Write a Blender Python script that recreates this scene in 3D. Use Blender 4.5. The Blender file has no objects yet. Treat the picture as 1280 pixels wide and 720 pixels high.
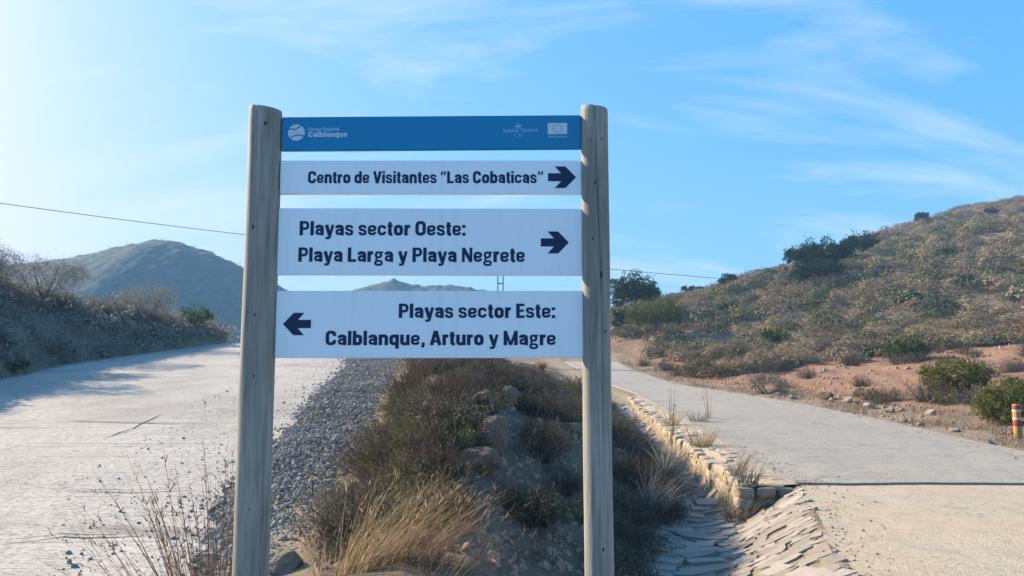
import bpy, bmesh, math, random
import numpy as np
from mathutils import Vector, Matrix, noise

# ------------------------------------------------------------------ camera, sky, sun, exposure
SC = bpy.context.scene
COL = SC.collection
R = math.radians
PITCH = R(6.0)
EYE = 1.6
FPX = 1000.0                      # focal length in pixels of a 1280 wide picture

cam_d = bpy.data.cameras.new('camera')
cam = bpy.data.objects.new('camera', cam_d)
COL.objects.link(cam)
cam.location = (0, 0, EYE)
cam.rotation_euler = (R(90) + PITCH, 0, 0)
cam_d.sensor_width = 36.0
cam_d.lens = 36.0 * FPX / 1280.0
cam_d.clip_start = 0.05
cam_d.clip_end = 20000
SC.camera = cam

SUN_AZ = R(-58)                   # measured from +Y, clockwise seen from above
SUN_EL = R(27)
SUN_DIR = Vector((math.sin(SUN_AZ) * math.cos(SUN_EL), math.cos(SUN_AZ) * math.cos(SUN_EL), math.sin(SUN_EL)))

W = bpy.data.worlds.new("World")
SC.world = W
W.use_nodes = True
nt = W.node_tree
nt.nodes.clear()
def wn(t, **kw):
    n = nt.nodes.new(t)
    for k, v in kw.items(): setattr(n, k, v)
    return n
out = wn('ShaderNodeOutputWorld'); bg = wn('ShaderNodeBackground')
sky = wn('ShaderNodeTexSky', sky_type='NISHITA', sun_disc=False)
sky.sun_elevation = SUN_EL
sky.sun_rotation = SUN_AZ % (2 * math.pi)
sky.altitude = 50; sky.air_density = 1.0; sky.dust_density = 2.2; sky.ozone_density = 4.0
bg.inputs['Strength'].default_value = 0.12
# thin cirrus: noise on the sky plane
tc = wn('ShaderNodeTexCoord'); sep = wn('ShaderNodeSeparateXYZ'); nt.links.new(tc.outputs['Generated'], sep.inputs[0])
def mth(op, a, b=None, clamp=False):
    n = wn('ShaderNodeMath', operation=op, use_clamp=clamp)
    for i, v in enumerate((a, b)):
        if v is None: continue
        if isinstance(v, (int, float)): n.inputs[i].default_value = v
        else: nt.links.new(v, n.inputs[i])
    return n.outputs[0]
zc = mth('ADD', mth('MAXIMUM', sep.outputs['Z'], 0.0), 0.5)
px_, py_ = mth('DIVIDE', sep.outputs['X'], zc), mth('DIVIDE', sep.outputs['Y'], zc)
cmb = wn('ShaderNodeCombineXYZ'); nt.links.new(px_, cmb.inputs[0]); nt.links.new(py_, cmb.inputs[1])
mp = wn('ShaderNodeMapping'); nt.links.new(cmb.outputs[0], mp.inputs[0])
mp.inputs['Rotation'].default_value = (0, 0, R(-60)); mp.inputs['Scale'].default_value = (1.3, 4.6, 1); mp.inputs['Location'].default_value = (2.4, 5.9, 0)
nz = wn('ShaderNodeTexNoise'); nz.inputs['Scale'].default_value = 1.0; nz.inputs['Detail'].default_value = 9; nz.inputs['Roughness'].default_value = 0.62; nz.inputs['Distortion'].default_value = 0.55
nt.links.new(mp.outputs[0], nz.inputs['Vector'])
rmp = wn('ShaderNodeMapRange'); rmp.inputs['From Min'].default_value = 0.5; rmp.inputs['From Max'].default_value = 0.76
nt.links.new(nz.outputs['Fac'], rmp.inputs['Value'])
mix = wn('ShaderNodeMix', data_type='RGBA'); nt.links.new(mth('MULTIPLY', rmp.outputs[0], 0.68, True), mix.inputs['Factor'])
# the sky's own colours, toned as a phone camera renders them (a power and a gain per channel)
sk = wn('ShaderNodeSeparateColor'); nt.links.new(sky.outputs[0], sk.inputs[0])
skc = wn('ShaderNodeCombineColor')
for i_, (gain, pw_) in enumerate(((0.47, 0.87), (1.33, 0.43), (2.75, 0.2))):
    nt.links.new(mth('MULTIPLY', mth('POWER', sk.outputs[i_], pw_), gain), skc.inputs[i_])
nt.links.new(skc.outputs[0], mix.inputs['A']); mix.inputs['B'].default_value = (3.2, 3.5, 3.7, 1)
nt.links.new(mix.outputs['Result'], bg.inputs['Color']); nt.links.new(bg.outputs[0], out.inputs['Surface'])

sun_d = bpy.data.lights.new('sun', 'SUN'); sun_d.energy = 5.0; sun_d.angle = R(0.5); sun_d.color = (1.0, 0.83, 0.62)
sun = bpy.data.objects.new('sun', sun_d); COL.objects.link(sun)
sun.rotation_euler = (-SUN_DIR).to_track_quat('-Z', 'Y').to_euler()

SC.view_settings.view_transform = 'Standard'; SC.view_settings.look = 'None'
SC.view_settings.gamma = 1; SC.view_settings.use_curve_mapping = False
SC.view_settings.exposure = 1.26
SC.render.engine = 'CYCLES'
SC.cycles.max_bounces = 6; SC.cycles.diffuse_bounces = 3; SC.cycles.transmission_bounces = 4; SC.cycles.volume_bounces = 1
SC.cycles.use_denoising = True

rng = np.random.default_rng(11)
random.seed(5)

# ------------------------------------------------------------------ helpers
def mesh_np(name, V, F, mat, attr=None, smooth=False, parent=None, link=True, col=None):
    V = np.asarray(V, np.float32); me = bpy.data.meshes.new(name)
    Fs = F if isinstance(F, list) else [F]
    Fs = [np.asarray(f, np.int32) for f in Fs if len(f)]
    me.vertices.add(len(V)); me.vertices.foreach_set('co', V.ravel())
    nl = sum(f.size for f in Fs); npoly = sum(len(f) for f in Fs)
    me.loops.add(nl); me.polygons.add(npoly)
    me.loops.foreach_set('vertex_index', np.concatenate([f.ravel() for f in Fs]))
    tot = np.concatenate([np.full(len(f), f.shape[1], np.int32) for f in Fs])
    st = np.concatenate([[0], np.cumsum(tot)[:-1]]).astype(np.int32)
    me.polygons.foreach_set('loop_start', st)
    try: me.polygons.foreach_set('loop_total', tot)
    except Exception: pass
    me.polygons.foreach_set('use_smooth', np.full(npoly, smooth))
    if attr is not None:
        a = me.attributes.new('rnd', 'FLOAT', 'POINT'); a.data.foreach_set('value', np.asarray(attr, np.float32))
    if col is not None:
        a = me.attributes.new('zone', 'FLOAT_COLOR', 'POINT'); a.data.foreach_set('color', np.asarray(col, np.float32).ravel())
    me.update(calc_edges=True); me.validate()
    if mat is not None: me.materials.append(mat)
    o = bpy.data.objects.new(name, me)
    if link: COL.objects.link(o)
    if parent is not None: o.parent = parent
    return o

def tag(o, label=None, cat=None, group=None, kind=None):
    if label: o['label'] = label
    if cat: o['category'] = cat
    if group: o['group'] = group
    if kind: o['kind'] = kind
    return o

def empty(name, loc=(0, 0, 0), rz=0.0):
    o = bpy.data.objects.new(name, None); COL.objects.link(o)
    o.location = loc; o.rotation_euler = (0, 0, rz); o.empty_display_size = 0.2
    return o

def copy_tree(root):
    c = root.copy(); COL.objects.link(c)
    for ch in list(root.children):
        d = ch.copy(); COL.objects.link(d); d.parent = c
        for g in list(ch.children):
            e = g.copy(); COL.objects.link(e); e.parent = d
    return c

class N:
    """small node-tree writer"""
    def __init__(s, name):
        s.m = bpy.data.materials.new(name); s.m.use_nodes = True
        s.t = s.m.node_tree; s.t.nodes.clear()
        s.out = s.t.nodes.new('ShaderNodeOutputMaterial')
    def n(s, t, ins=None, **kw):
        n = s.t.nodes.new(t)
        for k, v in kw.items(): setattr(n, k, v)
        for k, v in (ins or {}).items():
            i = n.inputs[k]
            if hasattr(v, 'is_output'): s.t.links.new(v, i)
            else: i.default_value = v
        return n
    def obj(s): return s.n('ShaderNodeTexCoord').outputs['Object']
    def pos(s): return s.n('ShaderNodeNewGeometry').outputs['Position']
    def map(s, v, scale=(1, 1, 1), rot=(0, 0, 0), loc=(0, 0, 0)):
        return s.n('ShaderNodeMapping', {'Vector': v, 'Scale': scale, 'Rotation': rot, 'Location': loc}).outputs[0]
    def noise(s, v, scale, detail=4, rough=.55, dist=0):
        return s.n('ShaderNodeTexNoise', {'Vector': v, 'Scale': scale, 'Detail': detail, 'Roughness': rough, 'Distortion': dist}).outputs['Fac']
    def vor(s, v, scale, feature='F1', outp='Distance', rnd=1.0):
        return s.n('ShaderNodeTexVoronoi', {'Vector': v, 'Scale': scale, 'Randomness': rnd}, feature=feature).outputs[outp]
    def ramp(s, f, stops):
        n = s.n('ShaderNodeValToRGB', {'Fac': f}); e = n.color_ramp.elements
        while len(e) > 1: e.remove(e[-1])
        for i, (p, c) in enumerate(stops):
            el = e[0] if i == 0 else e.new(p)
            el.position = p
            el.color = (c, c, c, 1) if isinstance(c, (int, float)) else (*c, 1)
        return n.outputs['Color']
    def mr(s, f, a, b, c=0., d=1.):
        return s.n('ShaderNodeMapRange', {'Value': f, 'From Min': a, 'From Max': b, 'To Min': c, 'To Max': d}).outputs[0]
    def mix(s, f, a, b, mode='MIX'):
        n = s.n('ShaderNodeMix', data_type='RGBA', blend_type=mode)
        for k, v in (('Factor', f), ('A', a), ('B', b)):
            i = n.inputs[k] if k != 'Factor' else n.inputs[0]
            if k == 'A': i = n.inputs[6]
            if k == 'B': i = n.inputs[7]
            if hasattr(v, 'is_output'): s.t.links.new(v, i)
            else: i.default_value = v if k == 'Factor' else ((*v, 1) if len(v) == 3 else v)
        return n.outputs[2]
    def m2(s, op, a, b=0.0, clamp=False):
        n = s.n('ShaderNodeMath', operation=op, use_clamp=clamp)
        for i, v in enumerate((a, b)):
            if hasattr(v, 'is_output'): s.t.links.new(v, n.inputs[i])
            else: n.inputs[i].default_value = v
        return n.outputs[0]
    def bump(s, h, dist, strength=1.0, normal=None):
        d = {'Height': h, 'Distance': dist, 'Strength': strength}
        if normal is not None: d['Normal'] = normal
        return s.n('ShaderNodeBump', d).outputs[0]
    def bsdf(s, color, rough=.9, normal=None, spec=.3, metal=0.0):
        b = s.n('ShaderNodeBsdfPrincipled')
        for k, v in (('Base Color', color), ('Roughness', rough), ('Metallic', metal), ('Specular IOR Level', spec)):
            if hasattr(v, 'is_output'): s.t.links.new(v, b.inputs[k])
            else: b.inputs[k].default_value = (*v, 1) if k == 'Base Color' else v
        if normal is not None: s.t.links.new(normal, b.inputs['Normal'])
        return b.outputs[0]
    def done(s, sh):
        s.t.links.new(sh, s.out.inputs['Surface']); return s.m

def plain(name, color, rough=.6, spec=.4, metal=0.0, var=.12, scale=30):
    q = N(name)
    f = q.noise(q.obj(), scale, 5)
    a = tuple(c * (1 - var) for c in color); b = tuple(min(1, c * (1 + var)) for c in color)
    return q.done(q.bsdf(q.mix(f, a, b), rough, q.bump(f, .002, .3), spec, metal))

def leafmat(name, dark, light, trans=.35, objvar=.25, tip=None):
    """foliage or dry stems: colour runs with a per-leaf number and the object's own number, part of the light passes through"""
    q = N(name)
    a = q.n('ShaderNodeAttribute', attribute_name='rnd').outputs['Fac']
    c = q.mix(a, dark, light)
    if tip: c = q.mix(q.mr(a, .68, .76), c, tip)
    oi = q.n('ShaderNodeObjectInfo').outputs['Random']
    hs = q.n('ShaderNodeHueSaturation', {'Hue': q.mr(oi, 0, 1, .485, .515), 'Saturation': q.mr(oi, 0, 1, 1.1, .85), 'Value': q.mr(oi, 0, 1, 1 - objvar, 1 + objvar), 'Color': c}).outputs[0]
    d = q.n('ShaderNodeBsdfDiffuse', {'Color': hs, 'Roughness': .6}).outputs[0]
    t = q.n('ShaderNodeBsdfTranslucent', {'Color': hs}).outputs[0]
    return q.done(q.n('ShaderNodeMixShader', {0: trans, 1: d, 2: t}).outputs[0])

# ------------------------------------------------------------------ the lie of the land
def lin(y, pts):
    p = np.array(pts, float)
    return np.interp(y, p[:, 0], p[:, 1])
def x_track_l(y): return lin(y, [(-10, -7.5), (5, -8.5), (10, -10.6), (17.7, -12.9), (21.2, -13.9), (28, -15.4), (41.5, -15.2), (60, -19), (90, -30)])
def x_track_r(y): return lin(y, [(-10, -1.5), (4, -2.0), (6.3, -2.4), (9.75, -3.3), (11.9, -3.5), (17.7, -4.4), (26.3, -5.5), (42, -8.5), (60, -13), (90, -24)])
def x_crest(y): return lin(y, [(-10, -1.0), (4, -1.3), (6.3, -1.5), (7, -1.62), (8.3, -1.65), (10.2, -1.73), (13.3, -2.0), (17.7, -2.5), (29.2, -3.5), (42, -5.5), (60, -9), (90, -18)])
def x_foot(y): return lin(y, [(-10, .6), (4, .9), (6, 1.0), (9.2, 1.4), (10.2, 1.7), (11.6, 2.3), (13.5, 2.9), (15.5, 3.05), (21.5, 3.3), (29, 3.6), (38, 3.4), (58, 3.2), (90, 0)])
def x_wall(y): return lin(y, [(-10, 1.3), (4, 1.6), (7, 1.6), (8.5, 2.15), (9.8, 2.6), (11, 3.05), (12, 3.25), (15.5, 3.45), (21.5, 3.8), (28, 4.2), (33, 4.7), (50, 4.4), (70, 3.7), (100, -.6)])
def x_road_l(y): return lin(y, [(-10, 2.0), (5, 2.35), (6.5, 2.65), (8.2, 3.1), (11.5, 4.02), (14.6, 4.22), (18.6, 4.48), (26, 4.9), (35.5, 5.3), (50, 5.0), (70, 4.2), (100, 0)])
def x_road_r(y): return lin(y, [(-10, 8.6), (5, 9.2), (10, 9.5), (15.2, 9.7), (22, 10.1), (28, 10.1), (32, 9.9), (43, 8.7), (57, 8.3), (72, 8.9), (100, 6)])
def z_track(y): return lin(y, [(-10, 0), (5.5, 0), (7.5, .09), (12, .48), (42, 3.1), (60, 3.3), (90, 2.4)])
def z_road(y): return lin(y, [(-10, 0), (10, 0), (14, .04), (20, .22), (43, .95), (70, 2.65), (100, 3.4)])
def z_ditch(y): return np.minimum(lin(y, [(-10, -.3), (5, -.4), (8, -.5), (12, -.48), (16, -.30), (22, .0), (30, .42), (43, .9), (70, 2.6), (100, 3.3)]), z_road(y) - .03)
def h_bank(y): return lin(y, [(-10, 2.2), (14, 2.0), (18, 2.7), (23, 2.8), (28, 2.3), (35, 1.3), (42, .5), (55, .1), (90, 0)])
HILL_S = [(-3, -.12), (-.2, -.03), (0, .015), (.05, .035), (.10, .06), (.14, .075), (.2, .088), (.24, .094), (.28, .108), (.32, .119), (.36, .129), (.41, .146), (.46, .171), (.51, .186), (.56, .202), (.6, .213), (.64, .221), (.8, .243), (1.0, .24), (1.4, .19), (3, .1)]
def row(y):
    """cross-section of the land at distance y: breakpoints from left to right"""
    tl, tr, cr, ft, wl, rl, rr = (float(f(y)) for f in (x_track_l, x_track_r, x_crest, x_foot, x_wall, x_road_l, x_road_r))
    zt, zr, zd, hb = float(z_track(y)), float(z_road(y)), float(z_ditch(y)), float(h_bank(y))
    wbk = hb / 1.1 + .3
    if y > 11.5: k1, k2 = wl + .06, rl - .05          # upright kerb wall
    else: k1, k2 = wl + .5 * (rl - wl), rl - .02      # sloping stone apron
    md = float(lin(y, [(-10, .1), (4, .15), (7, .45), (10, .85), (18, 1.0), (26, .85), (36, .4), (60, .05)]))
    zk = zr - .02 if y > 11.5 else zd + .5 * (zr - zd)
    up = float(lin(y, [(-10, .1), (15, .25), (30, .8), (60, 1.1)]))
    xs = [tl - wbk - 40, tl - wbk - 4, tl - wbk, tl - wbk * .5, tl - .3, tr, cr - .25, cr, cr + .7, cr + 1.15, cr + 1.15 + .5 * (ft - cr - 1.15), ft, (ft + wl) / 2, wl, k1, k2, rr + .05, rr + 1.2, rr + 8, rr + 30, rr + 80]
    zs = [zt + hb + 2.4, zt + hb + .5, zt + hb, zt + hb * .62, zt + .02, zt, zt + .03, zt + .10, zt + md, zt + md - .06, zd + .5 * (zt + md - zd) - .05, zd, zd - .05, zd, zk, zr - .01, zr, zr + .06, zr + up, zr + up + 2.4, zr + up + 4.4]
    xs = np.array(xs); xs = np.maximum.accumulate(xs + np.arange(len(xs)) * 1e-4)
    return xs, np.array(zs)
def hill_mix(x, y, z):
    if y < 66: return z
    u = x / y
    s = np.interp(u, [p[0] for p in HILL_S], [p[1] for p in HILL_S])
    c = 150 + np.clip((u - .2), 0, .7) * 200
    zc_ = EYE + s * c
    t = (y - 66) / (c - 66)
    tt = np.clip(t, 0, 1)
    hz_ = (1 - tt) * z + tt * zc_ + np.sin(np.pi * tt) * 1.2 * np.clip(u * 3, 0, 1)
    beyond = np.maximum(zc_ - .45 * (y - c), -26 + 0 * zc_)
    return np.where(t > 1, np.minimum(beyond, zc_), hz_)
def smooth_noise(x, y, s, seed=0.0):
    return noise.noise(Vector((x / s + seed, y / s - seed, seed * .37)))
def bumpiness(x, y):
    """small unevenness of the open land, nothing on the roads"""
    xl, xr = float(x_road_l(y)), float(x_road_r(y)); tl, cr = float(x_track_l(y)), float(x_crest(y))
    d = 0.0
    if x > xr: d = min(1, (x - xr) / 1.5)
    elif x < tl: d = min(1, (tl - x) / 1.0)
    elif cr < x < float(x_foot(y)): d = min(1, (x - cr) / .4, (float(x_foot(y)) - x) / .4)
    if d <= 0: return 0.0
    a = .16 * smooth_noise(x, y, 2.2, 3.1) + .07 * smooth_noise(x, y, .7, 8.3)
    if y > 66: a += 1.1 * smooth_noise(x, y, 22, 1.7) * min(1, (y - 66) / 40)
    return a * d
def ground_z(x, y):
    xs, zs = row(y)
    return float(hill_mix(x, y, float(np.interp(x, xs, zs)))) + bumpiness(x, y)
def ray(px, py):
    v = (360 - py) / FPX; cx = (px - 640) / FPX
    return Vector((cx, math.cos(PITCH) - v * math.sin(PITCH), math.sin(PITCH) + v * math.cos(PITCH)))
def at(px, py, y):
    d = ray(px, py); return Vector((0, 0, EYE)) + d * (y / d.y)
def hit(px, py, y0=4.0, y1=300):
    """where the sight line meets the land"""
    y = y0; prev = y0
    while y < y1:
        p = at(px, py, y)
        if p.z <= ground_z(p.x, p.y):
            a, b = prev, y
            for _ in range(14):
                m = (a + b) / 2; p = at(px, py, m)
                if p.z <= ground_z(p.x, p.y): b = m
                else: a = m
            p = at(px, py, b); p.z = ground_z(p.x, p.y)
            return p
        prev = y; y *= 1.015
    return None

# ------------------------------------------------------------------ setting materials
def mat_ground():
    q = N('earth'); p = q.pos()
    zone = q.n('ShaderNodeAttribute', attribute_name='zone').outputs['Color']
    zal = q.t.nodes[-1].outputs['Alpha']
    sp = q.n('ShaderNodeSeparateColor', {'Color': zone})
    red, shade, hill = sp.outputs[0], sp.outputs[1], sp.outputs[2]
    n1 = q.noise(p, .9, 8, .65); n2 = q.noise(p, 7, 6, .7); n3 = q.noise(p, 38, 4, .6)
    base = q.mix(n1, (.17, .135, .095), (.33, .27, .19))
    redc = q.mix(n2, (.22, .105, .062), (.37, .19, .115))
    c = q.mix(q.m2('MULTIPLY', red, q.mr(n1, .3, .6), True), base, redc)
    c = q.mix(shade, c, q.mix(n2, (.07, .055, .042), (.18, .14, .105)))  # dark soil of the middle bank, its shade also put into the colour
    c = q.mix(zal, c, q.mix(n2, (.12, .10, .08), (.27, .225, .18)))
    hillc = q.mix(q.noise(p, .16, 6, .65), (.11, .08, .06), (.25, .175, .125))
    hillc = q.mix(q.mr(q.noise(p, .05, 4), .60, .68), hillc, (.25, .16, .11))
    c = q.mix(hill, c, hillc)
    c = q.mix(q.m2('MULTIPLY', q.mr(n3, .62, .7), .7), c, (.42, .38, .31))
    h = q.m2('ADD', q.m2('MULTIPLY', n2, 1.0), q.m2('MULTIPLY', n3, .45))
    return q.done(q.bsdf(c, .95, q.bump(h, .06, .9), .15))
def mat_track():
    q = N('rough_concrete'); p = q.pos()
    pw = q.n('ShaderNodeVectorMath', {0: p, 1: q.n('ShaderNodeVectorMath', {0: q.n('ShaderNodeTexNoise', {'Vector': p, 'Scale': .8, 'Detail': 3}).outputs['Color'], 'Scale': .10}, operation='SCALE').outputs[0]}, operation='ADD').outputs[0]
    n1 = q.noise(p, .5, 7, .62); n2 = q.noise(p, 5, 6, .7)
    dash = q.noise(q.map(pw, (7, 12, 5)), 2.1, 4, .65)
    pits = q.mr(dash, .54, .66)
    c = q.mix(n1, (.33, .305, .275), (.50, .47, .425))
    c = q.mix(q.m2('MULTIPLY', q.mr(n2, .5, .75), .5), c, (.25, .22, .19))
    c = q.mix(q.m2('MULTIPLY', pits, q.mr(q.noise(p, .35, 3), .35, .65, .1, .7)), c, (.13, .115, .105))
    s = q.n('ShaderNodeSeparateXYZ', {0: pw})
    line = q.vor(q.map(pw, (.02, 1.3, .02)), 1.0, 'DISTANCE_TO_EDGE')
    groove = q.m2('MULTIPLY', q.mr(line, .0, .022, 1., 0.), q.mr(q.noise(q.map(p, (.35, 1.4, 1)), 1.0, 3), .42, .55))
    c = q.mix(q.m2('MULTIPLY', groove, .7), c, (.14, .125, .115))
    c = q.mix(q.m2('MULTIPLY', q.mr(q.noise(q.map(p, (.3, .16, 1)), 1.0, 5, .65), .46, .62), .6), c, (.24, .225, .205))
    fine = q.noise(p, 45, 3, .6)
    h = q.m2('SUBTRACT', q.m2('ADD', q.m2('MULTIPLY', n2, .5), q.m2('MULTIPLY', fine, .3)), q.m2('ADD', q.m2('MULTIPLY', pits, .8), q.m2('MULTIPLY', groove, .4)))
    return q.done(q.bsdf(c, .9, q.bump(h, .013, .85), .2))
def mat_road(name, a, b, warm=0.0):
    q = N(name); p = q.pos()
    n1 = q.noise(q.map(p, (.5, .12, 1)), 1.0, 6, .6); n2 = q.noise(p, 14, 5, .7); n3 = q.noise(p, 70, 2, .6)
    c = q.mix(n1, a, b)
    c = q.mix(q.m2('MULTIPLY', q.mr(n2, .5, .68), .6), c, tuple(x * .5 for x in a))
    c = q.mix(q.m2('MULTIPLY', q.mr(q.noise(p, 2.6, 6, .75), .48, .7), .5), c, tuple(x * .62 for x in a))
    c = q.mix(q.m2('MULTIPLY', q.mr(n3, .6, .75), .5), c, tuple(min(1, x * 1.35) for x in b))
    if warm: c = q.mix(q.m2('MULTIPLY', q.mr(q.noise(p, .55, 5, .6), .42, .66), warm), c, (.54, .39, .23))
    cr = q.vor(q.n('ShaderNodeVectorMath', {0: p, 1: q.n('ShaderNodeTexNoise', {'Vector': p, 'Scale': 1.3, 'Detail': 4}).outputs['Color']}, operation='ADD').outputs[0], .22, 'DISTANCE_TO_EDGE')
    crack = q.m2('MULTIPLY', q.mr(cr, 0, .006, 1., 0.), q.mr(q.noise(p, .3, 2), .5, .6))
    c = q.mix(q.m2('MULTIPLY', crack, .7), c, (.07, .06, .055))
    return q.done(q.bsdf(c, .85, q.bump(q.m2('ADD', q.m2('MULTIPLY', n2, .5), q.m2('MULTIPLY', n3, .5)), .03, .9), .25))
M = {}
M['earth'] = mat_ground(); M['track'] = mat_track()
M['road'] = mat_road('grey_road_surface', (.285, .26, .225), (.415, .38, .325))
M['slab'] = mat_road('tan_concrete', (.37, .315, .235), (.51, .45, .355), .35)
def mat_stone(name, a, b, scale=3.0, c3=None):
    q = N(name); p = q.obj()
    at_ = q.n('ShaderNodeAttribute', attribute_name='rnd').outputs['Fac']
    oi = q.n('ShaderNodeObjectInfo').outputs['Random']
    n1 = q.noise(p, scale, 8, .65); n2 = q.noise(p, scale * 9, 5, .7)
    c = q.mix(q.m2('ADD', q.m2('MULTIPLY', n1, .55), q.m2('MULTIPLY', at_, .45)), a, b)
    if c3: c = q.mix(q.mr(n1, .55, .68), c, c3)
    c = q.mix(q.m2('MULTIPLY', q.mr(n2, .6, .75), .5), c, tuple(x * .45 for x in a))
    c = q.mix(1.0, c, q.ramp(oi, [(0, .8), (1, 1.15)]), 'MULTIPLY')
    return q.done(q.bsdf(c, .9, q.bump(q.m2('ADD', n1, q.m2('MULTIPLY', n2, .4)), .03, .8), .2))
M['boulder'] = mat_stone('brown_boulder', (.105, .078, .058), (.26, .19, .135), 5, (.25, .15, .09))
M['fieldstone'] = mat_stone('field_stone', (.26, .22, .18), (.46, .40, .33), 7)
M['gravel'] = mat_stone('grey_gravel', (.17, .16, .145), (.52, .495, .455), 20)
M['cap'] = mat_stone('kerb_cap', (.24, .195, .155), (.44, .375, .31), 6)
M['mortar'] = mat_stone('lime_mortar', (.24, .20, .145), (.40, .34, .25), 12)
M['flag'] = mat_stone('flagstone', (.13, .115, .10), (.35, .31, .275), 5)
M['sandstone'] = mat_stone('sandstone', (.22, .175, .125), (.44, .37, .27), 8)

# ------------------------------------------------------------------ ground sheet
def build_ground():
    ys = np.concatenate([np.arange(-8, 4, .5), np.arange(4, 16, .1), 16 * np.exp(np.linspace(0, math.log(300 / 16), 300)), np.array([330, 380, 460, 600, 800, 1100, 1500])])
    ts = np.concatenate([np.linspace(-2.6, -.75, 40)[:-1], np.linspace(-.75, .85, 420), np.linspace(.85, 3.0, 40)[1:]])
    V = np.zeros((len(ys), len(ts), 3), np.float32); Cc = np.zeros((len(ys), len(ts), 4), np.float32); Cc[..., 3] = 0
    for i, y in enumerate(ys):
        X = ts * (min(abs(y), 560) + 3.0) if y > 0 else ts * 3.0 * (1 - y * .12)
        yy = min(y, 6000)
        xs, zs = row(min(y, 100.0))
        Z = hill_mix(X, y, np.interp(X, xs, zs))
        tl, tr, cr, ft, wl, rl, rr = (float(f(y)) for f in (x_track_l, x_track_r, x_crest, x_foot, x_wall, x_road_l, x_road_r))
        if y < 260:
            Z = Z + np.array([bumpiness(float(x), float(y)) for x in X])
        if y < 100:   # bed below the paved sheets
            for a, b in ((tl, tr), (rl, rr)):
                d = np.clip(np.minimum(X - a, b - X) / .12 - .6, 0, 1); Z = Z - .07 * d
            if y < 34:
                d = np.clip(np.minimum(X - ft, wl - X) / .12, 0, 1); Z = Z - .028 * d
            if y < 11.5:
                d = np.clip(np.minimum(X - wl, rl - X) / .12, 0, 1); Z = Z - .02 * d
        V[i, :, 0] = X; V[i, :, 1] = y; V[i, :, 2] = Z
        if y < 110:
            red = np.clip((X - rr - .8) / 1.5, 0, 1) * np.clip((y - 17) / 8, 0, 1) * np.clip((80 - y) / 16, 0, 1)
            red = np.maximum(red, .35 * ((X > cr) & (X < ft)))
        else: red = np.zeros_like(X)
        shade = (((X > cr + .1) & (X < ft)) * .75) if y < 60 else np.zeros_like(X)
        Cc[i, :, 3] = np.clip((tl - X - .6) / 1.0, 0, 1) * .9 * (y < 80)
        hill = np.clip((y - 68 + 6 * np.array([smooth_noise(float(x), float(y), 14, 2.2) for x in X])) / 6, 0, 1)
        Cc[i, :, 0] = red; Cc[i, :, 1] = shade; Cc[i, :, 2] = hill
    n, m = len(ys), len(ts)
    idx = np.arange(n * m).reshape(n, m)
    F = np.stack([idx[:-1, :-1].ravel(), idx[:-1, 1:].ravel(), idx[1:, 1:].ravel(), idx[1:, :-1].ravel()], 1)
    return tag(mesh_np('ground', V.reshape(-1, 3), F, M['earth'], smooth=True, col=Cc.reshape(-1, 4)), 'dry scrubby land rising to a hillside of red and tan earth', kind='structure')
build_ground()

def strip(name, fa, fb, fz, ys, nx, mat, label, lift=0.0, rough=0.0, wob=0.0, skirt=.12):
    V = []; ny = len(ys)
    for y in ys:
        a = float(fa(y)) + wob * smooth_noise(0.3, y, .45, 4.4) + wob * .6 * smooth_noise(.9, y, .13, 1.4); b = float(fb(y)) + wob * smooth_noise(7.3, y, .45, 9.4)
        z = float(fz(y)) + lift
        V.append((a - .01, y, z - skirt))
        for k in range(nx):
            x = a + (b - a) * k / (nx - 1)
            V.append((x, y, z + rough * (smooth_noise(x, y, 1.1, 5.2) + .5 * smooth_noise(x, y, .3, 2.2))))
        V.append((b + .01, y, z - skirt))
    m = nx + 2; idx = np.arange(ny * m).reshape(ny, m)
    F = np.stack([idx[:-1, :-1].ravel(), idx[:-1, 1:].ravel(), idx[1:, 1:].ravel(), idx[1:, :-1].ravel()], 1)
    F = np.concatenate([F]); caps = [list(idx[0])[::1], list(idx[-1])[::-1]]
    V = np.array(V)
    V = np.concatenate([V, [[V[0][0], ys[0] - .001, V[0][2] - .1], [V[m - 1][0], ys[0] - .001, V[m - 1][2] - .1]]])
    return tag(mesh_np(name, V, [F, np.array([caps[0]])], mat, smooth=False), label, kind='structure')
yr = np.concatenate([np.arange(11.62, 30, .25), np.arange(30, 100, .8)])
o = strip('road', x_road_l, x_road_r, z_road, yr, 24, M['road'], 'grey paved lane curving away up the valley', .02, .012, .06)
o = strip('road_slab', x_road_l, x_road_r, z_road, np.concatenate([np.arange(-7, 5, .5), np.arange(5, 11.57, .1), [11.575]]), 40, M['slab'], 'tan concrete slab at the near end of the lane', -.01, .012, .07)
yt = np.concatenate([np.arange(-7, 5, .5), np.arange(5, 20, .12), np.arange(20, 88, .5)])
o = strip('concrete_track', x_track_l, x_track_r, z_track, yt, 60, M['track'], 'pale rough concrete track climbing to the left',   .012, .012, .25)

def track_crack(pts, wd, label):
    V = []; F = []
    for i, (px, py) in enumerate(pts):
        t = i / (len(pts) - 1); p = hit(px, py); w = wd * math.sin(math.pi * (t * .9 + .05)) * rng.uniform(.6, 1.2)
        z = float(z_track(p.y)) + .034
        V += [(p.x, p.y - w, z), (p.x, p.y + w, z)]
    F = [(2 * i, 2 * i + 2, 2 * i + 3, 2 * i + 1) for i in range(len(pts) - 1)]
    tag(mesh_np('track_crack', np.array(V), np.array(F), M['crack'], smooth=False), label, kind='structure')
M['crack'] = plain('dark_crack', (.07, .062, .055), .95, .1, 0, .4, 20)
track_crack([(127, 552), (140, 547), (152, 542), (166, 538), (178, 531), (190, 526), (203, 519)], .10, 'diagonal crack in the concrete track')
track_crack([(62, 528), (90, 527), (120, 528), (150, 529), (180, 529), (215, 530), (250, 530), (290, 530)], .035, 'long cross joint in the concrete track')
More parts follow.
